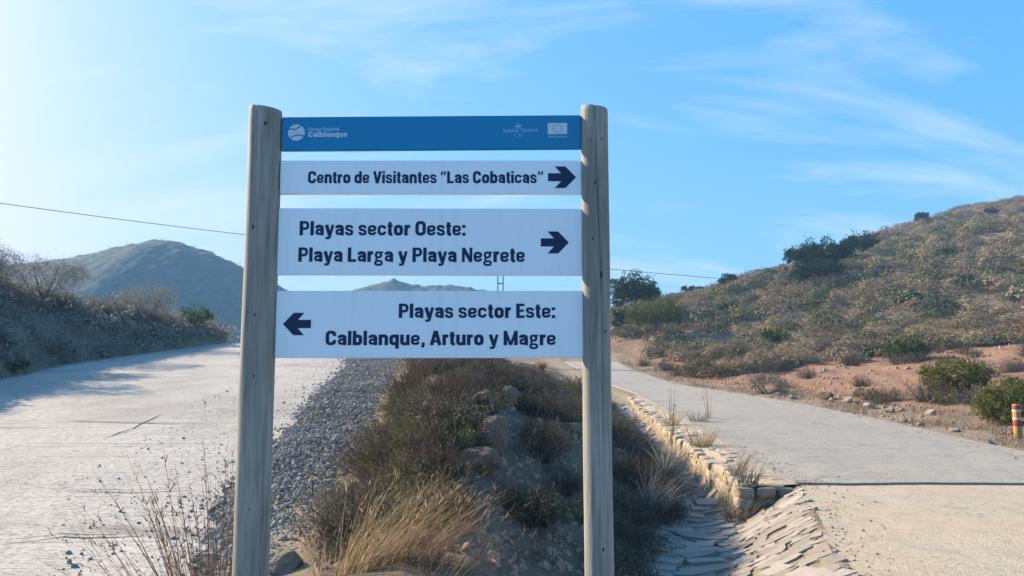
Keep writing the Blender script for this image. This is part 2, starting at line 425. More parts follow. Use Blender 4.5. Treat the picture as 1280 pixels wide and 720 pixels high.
track_crack([(0, 679), (40, 676), (75, 671), (110, 673), (150, 672), (185, 670)], .022, 'near cross joint in the concrete track')
track_crack([(60, 614), (110, 615), (160, 616), (200, 615), (240, 614)], .02, 'broken cross joint in the concrete track')

# ------------------------------------------------------------------ far hills
def far_hill(name, pts, Y, depth, label, base=-26, seed=1.0, rocks=.9):
    P = [((px - 640) / FPX * Y, at(px, py, Y).z) for px, py in pts]
    xs = np.linspace(P[0][0], P[-1][0], 260); zc_ = np.interp(xs, [p[0] for p in P], [p[1] for p in P])
    k = np.ones(7) / 7; zp = np.pad(zc_, 3, mode='edge'); zc_ = np.convolve(zp, k, 'valid')
    ts = np.linspace(-1, 1, 90); V = np.zeros((len(xs), len(ts), 3))
    for i, x in enumerate(xs):
        for j, t in enumerate(ts):
            f = 1 - abs(t) ** 1.25
            f2 = f * f * (3 - 2 * f) * .35 + f * .65
            y = Y + t * depth
            z = base + (zc_[i] - base) * f2
            z += (1.6 * noise.noise(Vector((x / 40, y / 40, seed))) + .5 * noise.noise(Vector((x / 9, y / 9, seed)))) * (1 - f * .75)
            z += rocks * max(0, noise.noise(Vector((x / 4.5, y / 4.5, seed + 3)))) * (.1 + 2.2 * f ** 5)
            V[i, j] = (x, y, z)
    n, m = len(xs), len(ts); idx = np.arange(n * m).reshape(n, m)
    F = np.stack([idx[:-1, :-1].ravel(), idx[1:, :-1].ravel(), idx[1:, 1:].ravel(), idx[:-1, 1:].ravel()], 1)
    return tag(mesh_np(name, V.reshape(-1, 3), F, M['hill'], smooth=True), label, kind='structure')
def mat_hill():
    q = N('scrub_hill'); p = q.pos()
    v = q.vor(q.map(p, (1, .5, 1)), .28); n1 = q.noise(p, .05, 6, .6)
    c = q.mix(q.mr(v, .2, .6), (.022, .042, .034), (.06, .08, .06))
    c = q.mix(q.mr(n1, .5, .65), c, (.05, .06, .04))
    return q.done(q.bsdf(c, .95, q.bump(q.m2('MULTIPLY', v, -1), 1.2, .3), .1))
M['hill'] = mat_hill()
far_hill('hill', [(-420, 372), (-200, 352), (-60, 338), (40, 330), (100, 322), (135, 313), (165, 306), (185, 303), (200, 299), (214, 303), (240, 310), (262, 318), (282, 325), (305, 336), (330, 348), (358, 364), (400, 384), (470, 420)], 400, 150, 'broad hazy blue hill beyond the track', seed=1.3)
far_hill('hill', [(330, 400), (400, 376), (440, 363), (462, 357), (478, 353), (492, 350), (505, 353), (520, 358), (545, 358), (562, 356), (580, 358), (605, 364), (660, 378), (720, 400)], 470, 110, 'low distant hill seen between the two lower sign panels', seed=6.1)

# ------------------------------------------------------------------ vegetation meshes
def blades(base, d, length, width, droop, segs=4, rnd=None, side=None, hor=None):
    """tapered bent ribbons"""
    n = len(base); base = np.asarray(base, float); d = np.asarray(d, float)
    d = d / np.linalg.norm(d, axis=1, keepdims=True)
    if side is None:
        a = rng.uniform(0, 2 * np.pi, n); side = np.stack([np.cos(a), np.sin(a), np.zeros(n)], 1)
    if hor is None: hor = d * [1, 1, 0] + rng.normal(0, .05, d.shape) * [1, 1, 0]
    hor = hor / (np.linalg.norm(hor, axis=1, keepdims=True) + 1e-6)
    V = np.zeros((n, segs + 1, 2, 3))
    for k in range(segs + 1):
        t = k / segs
        p = base + d * (length * t)[:, None]
        p = p + hor * (droop * length * t * t * .6)[:, None]; p[:, 2] -= droop * length * t * t * .5
        w = (width * (1 - t * .85) * .5)[:, None]
        V[:, k, 0] = p - side * w; V[:, k, 1] = p + side * w
    V = V.reshape(-1, 3)
    b = (np.arange(n) * (segs + 1) * 2)[:, None]
    F = []
    for k in range(segs):
        o = 2 * k
        F.append(b + np.array([[o, o + 1, o + 3, o + 2]]))
    F = np.concatenate(F)
    if rnd is None: rnd = rng.uniform(0, 1, n)
    return V, F, np.repeat(rnd, (segs + 1) * 2)
def leaves(c, size, rnd=None, aspect=.55, up=None):
    n = len(c); c = np.asarray(c, float)
    a = rng.normal(0, 1, (n, 3)); a /= np.linalg.norm(a, axis=1, keepdims=True)
    if up is not None: a = a + up; a /= np.linalg.norm(a, axis=1, keepdims=True)
    b = np.cross(a, rng.normal(0, 1, (n, 3))); b /= np.linalg.norm(b, axis=1, keepdims=True) + 1e-9
    s = np.asarray(size)[:, None] if np.ndim(size) else size
    V = np.stack([c - a * s * .5, c + b * s * aspect * .5, c + a * s * .5, c - b * s * aspect * .5], 1).reshape(-1, 3)
    F = np.arange(n * 4).reshape(n, 4)
    if rnd is None: rnd = rng.uniform(0, 1, n)
    return V, F, np.repeat(rnd, 4)
def join(parts):
    V = []; F = {}; A = []; o = 0
    for v, f, a in parts:
        V.append(v); A.append(a); F.setdefault(f.shape[1], []).append(f + o); o += len(v)
    return np.concatenate(V), [np.concatenate(x) for x in F.values()], np.concatenate(A)
def tubes(paths, rad, sides=5, rnd=0.5):
    V = []; F = []; A = []; o = 0
    for path, r0 in zip(paths, rad):
        P = np.array(path, float); m = len(P)
        for i in range(m):
            t = P[min(i + 1, m - 1)] - P[max(i - 1, 0)]; t /= np.linalg.norm(t) + 1e-9
            u = np.cross(t, [.3, .9, .1]); u /= np.linalg.norm(u) + 1e-9; w = np.cross(t, u)
            r = r0[i] if np.ndim(r0) else r0 * (1 - .75 * i / max(1, m - 1))
            for s in range(sides):
                a = 2 * np.pi * s / sides; V.append(P[i] + r * (np.cos(a) * u + np.sin(a) * w))
        for i in range(m - 1):
            for s in range(sides):
                F.append((o + i * sides + s, o + i * sides + (s + 1) % sides, o + (i + 1) * sides + (s + 1) % sides, o + (i + 1) * sides + s))
        o += m * sides
    return np.array(V), np.array(F), np.full(len(V), rnd)

M['straw'] = leafmat('dry_straw', (.22, .155, .085), (.50, .385, .225), .4, .12)
M['straw_dim'] = leafmat('weathered_stems', (.12, .09, .065), (.33, .26, .18), .3, .2)
M['tussock'] = leafmat('esparto_tussock', (.12, .095, .065), (.42, .34, .23), .3, .3)
M['scrub'] = leafmat('grey_scrub', (.10, .095, .08), (.33, .30, .25), .3, .3)
M['scrub_green'] = leafmat('olive_scrub', (.055, .06, .03), (.17, .165, .085), .3, .25)
M['green'] = leafmat('green_leaves', (.03, .06, .016), (.11, .16, .045), .35, .12)
M['olive'] = leafmat('yellow_green_leaves', (.065, .08, .024), (.25, .245, .08), .4, .12)
M['pine'] = leafmat('pine_needles', (.018, .04, .018), (.068, .105, .048), .2, .15)
M['pine_lit'] = leafmat('light_pine_needles', (.055, .08, .028), (.20, .22, .08), .35, .15)  # needles of a paler green than the dark pines
M['weed'] = leafmat('brown_weed', (.085, .058, .038), (.27, .195, .125), .25, .1)
M['brush'] = leafmat('brown_brush', (.065, .057, .047), (.20, .17, .135), .3, .3)
M['bark'] = plain('bark', (.13, .095, .07), .95, .1, 0, .4, 14)

def tussock_mesh(name, n=150, mat='tussock', r=.5, h=.55, w=.018):
    a = rng.uniform(0, 2 * np.pi, n); e = np.arccos(rng.uniform(0, 1, n)) * .92
    d = np.stack([np.cos(a) * np.sin(e), np.sin(a) * np.sin(e), np.cos(e) + .12], 1)
    rr_ = rng.uniform(0, .22, n); base = np.stack([np.cos(a) * rr_, np.sin(a) * rr_, np.full(n, -.05)], 1)
    V, F, A = blades(base, d, rng.uniform(.6, 1.1, n) * h, np.full(n, w), rng.uniform(.2, .9, n), 3)
    return mesh_np(name, V, F, M[mat], A, link=False).data
def scrub_mesh(name, mat='scrub', r=.5, h=.6, twigs=90, lv=500, lsize=.05, stems=True):
    """woody low shrub: fan of twigs with small leaves along them"""
    a = rng.uniform(0, 2 * np.pi, twigs); e = rng.uniform(.05, 1.25, twigs)
    d = np.stack([np.cos(a) * np.sin(e), np.sin(a) * np.sin(e), np.cos(e)], 1)
    L = rng.uniform(.6, 1.05, twigs) * np.where(e > .8, r * 1.1, h)
    base = np.stack([np.cos(a) * .08, np.sin(a) * .08, np.full(twigs, -.06)], 1)
    dro = rng.uniform(-.1, .35, twigs)
    parts = [blades(base, d, L, np.full(twigs, .014), dro, 4, rng.uniform(0, .5, twigs))]
    k = rng.integers(0, twigs, lv); t = rng.uniform(.35, 1.0, lv) ** .7
    p = base[k] + d[k] * (L[k] * t)[:, None]; hor = d[k] * [1, 1, 0]; hor /= np.linalg.norm(hor, axis=1, keepdims=True) + 1e-6
    p = p + hor * (dro[k] * L[k] * t * t * .6)[:, None]; p[:, 2] -= dro[k] * L[k] * t * t * .5
    p += rng.normal(0, .03 * r / .5, p.shape)
    parts.append(leaves(p, rng.uniform(.6, 1.4, lv) * lsize, rng.uniform(.2, 1, lv), .4))
    # side twigs
    k = rng.integers(0, twigs, twigs * 2); t = rng.uniform(.3, .9, twigs * 2)
    b2 = base[k] + d[k] * (L[k] * t)[:, None]; d2 = d[k] + rng.normal(0, .6, (twigs * 2, 3))
    parts.append(blades(b2, d2, L[k] * .35, np.full(twigs * 2, .009), np.zeros(twigs * 2), 2, rng.uniform(0, .6, twigs * 2)))
    V, F, A = join(parts)
    return mesh_np(name, V, F, M[mat], A, link=False).data
def crown_points(blobs, n, shell=.55):
    """points in lumpy clumps on and in a set of ellipsoids"""
    C = []; per = np.array([b[3] * b[4] * b[5] for b in blobs]) ** .67; per = per / per.sum()
    for b, f in zip(blobs, per):
        k = int(n * f); c0 = np.array(b[:3]); rad = np.array(b[3:6])
        ncl = max(12, k // 22)
        dd = rng.normal(0, 1, (ncl, 3)); dd /= np.linalg.norm(dd, axis=1, keepdims=True)
        cl = c0 + dd * rad * rng.uniform(shell, 1.06, (ncl, 1))
        q_ = cl[rng.integers(0, ncl, k)] + rng.normal(0, .13, (k, 3)) * rad.mean()
        C.append(q_)
    return np.concatenate(C)

def plant(name, mesh_or_crown, loc, label, cat, group=None, s=1.0, rz=0.0):
    o = bpy.data.objects.new(name, mesh_or_crown); COL.objects.link(o)
    o.location = loc; o.rotation_euler = (0, 0, rz); o.scale = (s, s, s) if np.ndim(s) == 0 else s
    return tag(o, label, cat, group)

def bush(name, base, blobs, n, lsize, mat, label, cat='bush', group=None, stems=7, aspect=.5):
    """leafy bush with visible woody stems: foliage and stems are its parts"""
    root = empty(name, base); tag(root, label, cat, group)
    C = crown_points(blobs, n); C = C[C[:, 2] > -.05]
    V, F, A = leaves(C, rng.uniform(.6, 1.3, len(C)) * lsize, None, aspect)
    mesh_np('foliage', V, F, M[mat], A, parent=root)
    paths = []
    for i in range(stems):
        b = blobs[rng.integers(0, len(blobs))]
        tip = np.array(b[:3]) + rng.normal(0, .35, 3) * np.array(b[3:6]); p0 = np.array([rng.normal(0, .08), rng.normal(0, .08), -.1])
        mid = (p0 + tip) / 2 + rng.normal(0, .08, 3)
        paths.append([p0, mid, tip])
    V, F, A = tubes(paths, [.035 * max(1, lsize * 10)] * stems)
    mesh_np('stem', V, F, M['bark'], A, parent=root)
    return root
def pine(name, base, h, crown_r, label, n=2600, mat='pine', blobs=None, group=None, lsize=.22, trunk=.12, cat='tree'):
    root = empty(name, base); tag(root, label, cat, group)
    if blobs is None:
        blobs = [(0, 0, h * .68, crown_r * .8, crown_r * .8, h * .3)]
        for i in range(7):
            a = i * 2.4; blobs.append((math.cos(a) * crown_r * .6, math.sin(a) * crown_r * .6, h * rng.uniform(.45, .8), crown_r * .45, crown_r * .45, h * .17))
    C = crown_points(blobs, n, .35)
    V, F, A = leaves(C, rng.uniform(.6, 1.3, len(C)) * lsize, None, .35)
    mesh_np('crown', V, F, M[mat], A, parent=root)
    top = np.array([crown_r * .1, 0, h * .8]); paths = [[(0, 0, -.3), (crown_r * .05, .05, h * .35), top]]; rad = [trunk]
    for b in blobs[1:]:
        t = rng.uniform(.35, .65); p0 = np.array([0, 0, h * t * .8]); paths.append([p0, (p0 + np.array(b[:3])) / 2 + [0, 0, -.1], b[:3]]); rad.append(trunk * .45)
    V, F, A = tubes(paths, rad, 6)
    mesh_np('trunk', V, F, M['bark'], A, parent=root)
    return root

# ------------------------------------------------------------------ the signpost
SY = 3.5
def mat_wood(name, a, b, dark):
    q = N(name); p = q.obj()
    g = q.noise(q.map(p, (9, 9, .55)), 3.0, 6, .62, .9); g2 = q.noise(q.map(p, (34, 34, 1.2)), 3, 4, .6, .2)
    c = q.mix(q.mr(g, .3, .7), a, b)
    c = q.mix(q.m2('MULTIPLY', q.mr(g2, .52, .68), .55), c, dark)
    big = q.noise(q.map(p, (2, 2, .8)), 1.5, 4, .5)
    c = q.mix(q.m2('MULTIPLY', q.mr(big, .45, .7), .45), c, tuple(x * .62 for x in a))
    h = q.m2('ADD', g, q.m2('MULTIPLY', g2, .7))
    return q.done(q.bsdf(c, .8, q.bump(h, .004, .7), .2))
M['wood'] = mat_wood('weathered_pine_post', (.215, .215, .185), (.39, .38, .335), (.085, .076, .062))
M['wood_dark'] = plain('dark_knot', (.075, .055, .04), .85, .15, 0, .35, 60)
def mat_panel():
    q = N('white_sign_sheet'); p = q.obj()
    st = q.noise(q.map(p, (14, 14, 1.1)), 2.0, 5, .6); bl = q.noise(p, 3.0, 5, .6); sp_ = q.noise(p, 70, 2, .5)
    c = q.mix(bl, (.75, .865, .92), (.79, .895, .94))
    c = q.mix(q.m2('MULTIPLY', q.mr(st, .55, .75), .16), c, (.42, .43, .40))
    c = q.mix(q.m2('MULTIPLY', q.mr(sp_, .74, .78), .35), c, (.30, .30, .29))
    return q.done(q.bsdf(c, q.mr(bl, .3, .7, .32, .5), None, .4))
M['panel_white'] = mat_panel()
M['panel_blue'] = plain('blue_sign_sheet', (.002, .205, .42), .4, .4, 0, .05, 5)
M['navy'] = plain('navy_vinyl', (.006, .022, .075), .45, .3, 0, .05, 20)
M['print_pale'] = plain('pale_print', (.50, .62, .74), .5, .3, 0, .03, 20)
M['print_cyan'] = plain('cyan_print', (.22, .52, .74), .5, .3, 0, .03, 20)
M['edge_metal'] = plain('grey_sheet_edge', (.33, .34, .36), .45, .5, .5, .05, 20)

sign = empty('signpost', (-.37, SY, 0))
tag(sign, 'tall park direction sign of four panels between two weathered round wooden posts', 'sign')
sign_loc = Vector((-.37, SY, 0))
def make_post(x, r0, r1, ztop, seed, crack=None, knots=(), lean=0.0):
    ns, nr = 72, 150; z0 = -.45
    gz = ground_z(x, SY); z0 = gz - .45
    V = np.zeros((nr, ns, 3)); zs_ = np.linspace(z0, ztop, nr)
    for i, z in enumerate(zs_):
        t = (z - z0) / (ztop - z0); r = r0 + (r1 - r0) * t
        ox = .004 * noise.noise(Vector((seed, z * 1.1, 0))); oy = .004 * noise.noise(Vector((seed + 9, z * 1.1, 0)))
        for k in range(ns):
            a = 2 * math.pi * k / ns
            rr_ = r * (1 + .022 * noise.noise(Vector((math.cos(a) * 1.3 + seed, math.sin(a) * 1.3, z * 1.6))) + .008 * noise.noise(Vector((math.cos(a) * 6 + seed, math.sin(a) * 6, z * 3))))
            if crack:
                ca = crack[0] + .16 * noise.noise(Vector((z * 1.3, seed, 2))) + crack[1] * (ztop - z)
                da = (a - ca + math.pi) % (2 * math.pi) - math.pi
                if z > ztop - crack[2]: rr_ -= crack[3] * math.exp(-(da / .055) ** 2) * min(1, (z - ztop + crack[2]) / .3)
            zz = z
            if i == nr - 1: rr_ *= .965
            if i >= nr - 2: zz = z + .02 * math.cos(a - 2.6) * (r / .07) * .6
            V[i, k] = (x + ox + rr_ * math.cos(a), SY + oy + rr_ * math.sin(a), zz)
    V = V.reshape(-1, 3) - np.array(sign_loc)
    idx = np.arange(nr * ns).reshape(nr, ns); nx_ = np.roll(idx, -1, 1)
    F = np.stack([idx[:-1].ravel(), nx_[:-1].ravel(), nx_[1:].ravel(), idx[1:].ravel()], 1)
    p = mesh_np('post', V, [F, np.array([idx[-1]])], M['wood'], smooth=True, parent=sign)
    p.data.polygons[len(p.data.polygons) - 1].use_smooth = False
    for a, z, s in knots:      # lens-shaped ovals let into the surface
        r = (r0 + (r1 - r0) * (z - z0) / (ztop - z0)) + .0015; KV = []
        for rad in (0, .5, 1):
            for k in range(14 if rad else 1):
                b = 2 * math.pi * k / 14
                du = rad * s * 1.25 * math.cos(b) * (1 + .15 * math.sin(3 * b)); dz = rad * s * 1.9 * math.sin(b)
                aa = a + du / r; q_ = r + .0015 * (1 - rad) - .004 * rad
                KV.append((x + q_ * math.cos(aa) - sign_loc.x, q_ * math.sin(aa), z + dz))
        tri = np.array([(0, 1 + k, 1 + (k + 1) % 14) for k in range(14)]); quad = np.array([(1 + k, 15 + k, 15 + (k + 1) % 14, 1 + (k + 1) % 14) for k in range(14)])
        mesh_np('knot', np.array(KV), [tri, quad], M['wood_dark'], smooth=True, parent=p)
    return p
FRONT = -math.pi / 2
def zrow(py, y=SY): return at(640, py, y).z
make_post(-1.108, .0765, .0715, at(331, 136, SY).z, 2.0, (FRONT - .45, .02, 1.2, .008), [(FRONT + .10, zrow(470), .011), (FRONT - .12, zrow(545), .008), (FRONT + .12, zrow(633), .009), (FRONT - .3, zrow(287), .006), (FRONT + .3, zrow(160), .009), (FRONT + .05, zrow(395), .006)])
make_post(.370, .0632, .0605, at(743, 135, SY).z, 7.0, (FRONT - .02, .28, 1.7, .013), [(FRONT + .2, zrow(683), .008), (FRONT - .3, zrow(301), .007), (FRONT + .3, zrow(345), .008), (FRONT + .55, zrow(415), .007), (FRONT - .1, zrow(232), .005), (FRONT - .35, zrow(180), .005), (FRONT + .45, zrow(178), .005)])

def bevel_box(name, w, h, d, mat, parent, bev=.003):
    bm = bmesh.new(); bmesh.ops.create_cube(bm, size=1)
    for v in bm.verts: v.co = Vector((v.co.x * w, v.co.y * d, v.co.z * h))
    bmesh.ops.bevel(bm, geom=bm.edges[:], offset=bev, segments=2, affect='EDGES')
    me = bpy.data.meshes.new(name); bm.to_mesh(me); bm.free(); me.materials.append(mat)
    o = bpy.data.objects.new(name, me); COL.objects.link(o); o.parent = parent
    return o

# --- lettering: a condensed gothic cut from strokes
def fillet(pts, r, closed=False, seg=7):
    P = [np.array(p, float) for p in pts]; n = len(P); outp = []
    for i in range(n):
        if not closed and i in (0, n - 1): outp.append(P[i]); continue
        a, b, c = P[i - 1], P[i], P[(i + 1) % n]
        u = a - b; v = c - b; lu, lv = np.linalg.norm(u), np.linalg.norm(v); u /= lu; v /= lv
        ang = math.acos(max(-1, min(1, float(u @ v))))
        if ang > 3.0 or r <= 0: outp.append(b); continue
        d = min(r / math.tan(ang / 2), lu * (.5 if (closed or i > 1) else .98), lv * (.5 if (closed or i < n - 2) else .98))
        p0, p1 = b + u * d, b + v * d
        for k in range(seg + 1):
            t = k / seg; outp.append(p0 * (1 - t) ** 2 * 1 + b * 2 * t * (1 - t) + p1 * t * t)
    return outp
def ribbon(P, t, closed=False):
    P = [p for i, p in enumerate(P) if i == 0 or np.linalg.norm(p - P[i - 1]) > 1e-5]
    n = len(P); Lp = []; Rp = []
    for i in range(n):
        a = P[i - 1] if (i > 0 or closed) else P[i]; c = P[(i + 1) % n] if (i < n - 1 or closed) else P[i]
        d0 = P[i] - a; d1 = c - P[i]
        if np.linalg.norm(d0) < 1e-9: d0 = d1
        if np.linalg.norm(d1) < 1e-9: d1 = d0
        d0 = d0 / np.linalg.norm(d0); d1 = d1 / np.linalg.norm(d1)
        m = d0 + d1; m /= np.linalg.norm(m) + 1e-9; nn = np.array([-m[1], m[0]]); k = 1 / max(.5, float(nn @ np.array([-d0[1], d0[0]])))
        Lp.append(P[i] + nn * t / 2 * k); Rp.append(P[i] - nn * t / 2 * k)
    q_ = []
    for i in range(n if closed else n - 1):
        j = (i + 1) % n; q_.append((Rp[i], Rp[j], Lp[j], Lp[i]))
    return q_
T = .215; w_, xt, b_ = .36, .638, .1
def glyph(ch):
    """strokes: (points, corner radius, closed, thickness)"""
    S = lambda *p, r=0, c=False, t=T: (p, r, c, t)
    bowl = S((0, b_), (w_, b_), (w_, xt), (0, xt), r=.19, c=True)
    G = {
     'P': [S((0, 0), (0, 1)), S((0, .91), (w_ + .04, .91), (w_ + .04, .46), (0, .46), r=.2, t=.175)],
     'l': [S((0, 0), (0, 1))], 'i': [S((0, 0), (0, .74)), S((0, .83), (0, 1))],
     'a': [S((0, .5), (0, xt), (w_ - .03, xt), (w_ - .03, 0), r=.17), S((w_ - .03, .41), (0, .38), (0, .085), (w_ - .03, .15), r=.16, t=.165)],
     'y': [S((0, .74), (.2, .02)), S((.41, .74), (.19, -.17), (-.03, -.19), r=.08, t=.175)],
     's': [S((.33, .5), (.33, .655), (0, .655), (0, .42), (.34, .33), (.34, .085), (0, .085), (0, .25), r=.15, t=.165)],
     'e': [S((.02, .355), (w_, .355), (w_, xt), (0, xt), (0, b_), (w_, b_), (w_, .25), r=.17, t=.165)],
     'c': [S((w_, .47), (w_, xt), (0, xt), (0, b_), (w_, b_), (w_, .28), r=.18, t=.178)],
     't': [S((.08, .93), (.08, .085), (.25, .085), r=.12), S((-.07, .67), (.25, .67), t=.14)],
     'o': [bowl], 'r': [S((0, 0), (0, .74)), S((0, .42), (.05, .635), (.25, .635), r=.14)],
     'O': [S((0, b_), (.44, b_), (.44, .905), (0, .905), r=.24, c=True)],
     ':': [S((0, 0), (0, .2)), S((0, .54), (0, .74))],
     'L': [S((0, 0), (0, 1)), S((0, .09), (.42, .09), t=.18)],
     'g': [S((.02, .32), (.33, .32), (.33, .665), (.02, .665), r=.16, c=True, t=.15), S((-.01, -.2), (.38, -.2), (.38, .065), (-.01, .065), r=.13, c=True, t=.14), S((.09, .3), (.02, .2), (.1, .08), r=.05, t=.12), S((.28, .63), (.45, .69), t=.13)],
     'N': [S((0, 0), (0, 1), t=.175), S((.47, 0), (.47, 1), t=.175), S((.0, .97), (.47, .03))],
     'C': [S((.43, .64), (.43, .905), (0, .905), (0, b_), (.43, b_), (.43, .36), r=.22)],
     'b': [S((0, 0), (0, 1)), bowl], 'd': [S((w_, 0), (w_, 1)), bowl], 'q': [S((w_, -.24), (w_, .74)), bowl],
     'u': [S((0, .74), (0, .095), (w_, .095), (w_, .3), r=.16), S((w_, 0), (w_, .74))],
     'n': [S((0, 0), (0, .74)), S((0, .44), (0, .645), (w_, .645), (w_, 0), r=.16)],
     'm': [S((0, 0), (0, .74)), S((0, .44), (0, .645), (.33, .645), (.33, 0), r=.16), S((.33, .44), (.33, .645), (.66, .645), (.66, 0), r=.16)],
     'p': [S((0, -.24), (0, .74)), bowl],
     'V': [S((0, 1), (.22, 0)), S((.47, 1), (.25, 0))], 'v': [S((0, .74), (.18, 0)), S((.4, .74), (.22, 0))],
     'A': [S((0, 0), (.235, 1)), S((.5, 0), (.265, 1)), S((.1, .27), (.4, .27), t=.15)],
     'M': [S((0, 0), (0, 1)), S((.64, 0), (.64, 1)), S((.01, .98), (.31, .02), t=.165), S((.63, .98), (.33, .02), t=.165)],
     'E': [S((0, 0), (0, 1)), S((0, .91), (.4, .91), t=.175), S((0, .51), (.36, .51), t=.165), S((0, .09), (.41, .09), t=.175)],
     'R': [S((0, 0), (0, 1)), S((0, .91), (.39, .91), (.39, .5), (0, .5), r=.2, t=.175), S((.2, .48), (.42, 0))],
     'U': [S((0, 1), (0, b_), (.43, b_), (.43, 1), r=.22)],
     '“': [S((.07, .98), (0, .80), (.02, .68), t=.14), S((.30, .98), (.23, .80), (.25, .68), t=.14)],
     '”': [S((.0, 1), (.03, .86), (-.04, .70), t=.14), S((.24, 1), (.27, .86), (.20, .70), t=.14)],
     ',': [S((0, .2), (0, .02), (-.07, -.15), t=.17)],
    }
    if ch == 'ó': return [bowl, S((.14, .80), (.27, .99), t=.14)]
    return G[ch]
def lettering(text, x0, x1, ztop, zbase, y, mat, parent, name='lettering', bold=1.0):
    quads = []; pen = 0.0; wi = 0
    for ch in text:
        if ch == ' ': pen += .25; wi += 1; continue
        st = glyph(ch); xs = [p[0] for pts, r, c, t in st for q_ in ribbon(fillet(pts, r, c), t * bold, c) for p in q_]; lo, hi = min(xs), max(xs)
        pad = .0 if ch not in 'yvVA' else -.025
        for k, (pts, r, c, t) in enumerate(st):
            for q_ in ribbon(fillet(pts, r, c), t * bold, c): quads.append(([(p[0] - lo + pen + pad, p[1]) for p in q_], k, wi))
        pen += hi - lo + 2 * pad + .075
    pen -= .075
    h = ztop - zbase; o = None
    for word in range(wi + 1):
        V = np.array([(x0 + p[0] / pen * (x1 - x0) - sign_loc.x, y - sign_loc.y - .00006 * k, zbase + p[1] * h) for q_, k, g in quads if g == word for p in q_])
        o = mesh_np(name, V - np.array(parent.location), np.arange(len(V)).reshape(-1, 4), mat, parent=parent)
    return o
def flat(name, polys, y, mat, parent):
    """flat printed shapes in the panel's plane; polys of (x, z)"""
    bm = bmesh.new()
    for k, pl in enumerate(polys):
        vs = [bm.verts.new((p[0] - sign_loc.x - parent.location.x, y - sign_loc.y - parent.location.y - .00005 * (k % 3), p[1] - parent.location.z)) for p in pl]
        bm.faces.new(vs)
    bmesh.ops.triangulate(bm, faces=bm.faces[:])
    bmesh.ops.recalc_face_normals(bm, faces=bm.faces[:])
    me = bpy.data.meshes.new(name); bm.to_mesh(me); bm.free(); me.materials.append(mat)
    o = bpy.data.objects.new(name, me); COL.objects.link(o); o.parent = parent
    return o
PT = .024
def panel(py0, py1, xl, xr, mat, label, roll=0.0):
    yf = SY - PT / 2
    z1, z0 = at(640, py0, yf).z, at(640, py1, yf).z
    o = bevel_box('panel', xr - xl, z1 - z0, PT, mat, sign)
    o.location = ((xl + xr) / 2 - sign_loc.x, 0, (z0 + z1) / 2); o.rotation_euler = (0, roll, 0)
    o['label'] = label
    return o
YF = SY - PT / 2 - .0012
def sx(px, py): return at(px, py, YF).x
def sz(py): return at(640, py, YF).z
XL, XR = -1.034, .310
p1 = panel(145, 187, XL + .004, XR - .001, M['panel_blue'], 'blue header panel with park, region and flag marks', -.007)
p2 = panel(200.5, 242.5, XL + .002, XR, M['panel_white'], 'narrow white panel to the visitor centre', 0.0)
p3 = panel(260.5, 344, XL, XR, M['panel_white'], 'tall white panel to the western beaches', .002)
p4 = panel(363.5, 447.5, XL + .002, XR + .002, M['panel_white'], 'tall white panel to the eastern beaches', 0.0)
def text(par, s, px0, px1, pyt, pyb, mat='navy', bold=1.0, dy=0.0):
    pm = (pyt + pyb) / 2
    o = lettering(s, sx(px0, pm), sx(px1, pm), sz(pyt), sz(pyb), YF - dy, M[mat], par, bold=bold)
    return o
text(p2, 'Centro de Visitantes “Las Cobaticas”', 385, 679, 214, 229)
text(p3, 'Playas sector Oeste:', 374.5, 582, 276.5, 294.5)
text(p3, 'Playa Larga y Playa Negrete', 373, 656, 309.5, 327.5)
text(p4, 'Playas sector Este:', 498.5, 694, 379.5, 397.5)
text(p4, 'Calblanque, Arturo y Magre', 407, 694.5, 413.5, 431.5)
def arrow(par, px0, px1, py0, py1, flip=False):
    x0, x1 = sx(px0, py0), sx(px1, py0); z1, z0 = sz(py0), sz(py1); zm = (z0 + z1) / 2; w, h = x1 - x0, z1 - z0
    s = .185 * h
    f = lambda p: ((x0 + p[0] * w) if not flip else (x1 - p[0] * w), p[1])
    flat('arrow', [[f(p) for p in pl] for pl in ([(0, zm - s), (.6, zm - s), (.6, zm + s), (0, zm + s)], [(.24, z0), (.62, z0), (1, zm), (.60, zm)], [(.60, zm), (1, zm), (.62, z1), (.24, z1)])], YF, M['navy'], par)
arrow(p2, 685, 720, 208, 235)
arrow(p3, 676, 711, 289, 316.5)
arrow(p4, 354, 389, 391, 419, True)
# park mark: a disc crossed by a gull and a wave
def disc(cx, cz, r, n=40, a0=0, a1=2 * math.pi): return [(cx + r * math.cos(a0 + (a1 - a0) * k / n), cz + r * math.sin(a0 + (a1 - a0) * k / n)) for k in range(n)]
lx, lz, lr = sx(370.5, 164.5), sz(164.5), .0375
flat('park_mark', [disc(lx, lz, lr)], YF, M['print_pale'], p1)
def stroke(pts, t): return [list(map(tuple, q_)) for q_ in ribbon(fillet(pts, .004), t)]
gull = [(lx - .040, lz + .013), (lx - .020, lz + .017), (lx - .004, lz + .013), (lx + .006, lz + .022), (lx + .03, lz + .036)]
wave = [(lx - .026, lz - .022), (lx - .01, lz - .016), (lx + .006, lz - .011), (lx + .022, lz - .014), (lx + .04, lz - .017)]
flat('gull_mark', stroke(gull, .0062) + stroke(wave, .0055), YF - .0006, M['panel_blue'], p1)
text(p1, 'Parque Regional', 385.5, 424, 158, 162.8, 'print_cyan', .9)
text(p1, 'Calblanque', 385.5, 434, 163.5, 170.3, 'print_pale', 1.0)
text(p1, 'Región', 629, 642.5, 162, 165.8, 'print_cyan', .8)
text(p1, 'de Murcia'.replace('M', 'M'), 654, 672.5, 161.6, 165.4, 'print_cyan', .8)
fx0, fx1, fz1, fz0 = sx(684.7, 160), sx(709, 160), sz(154.8), sz(168.7)
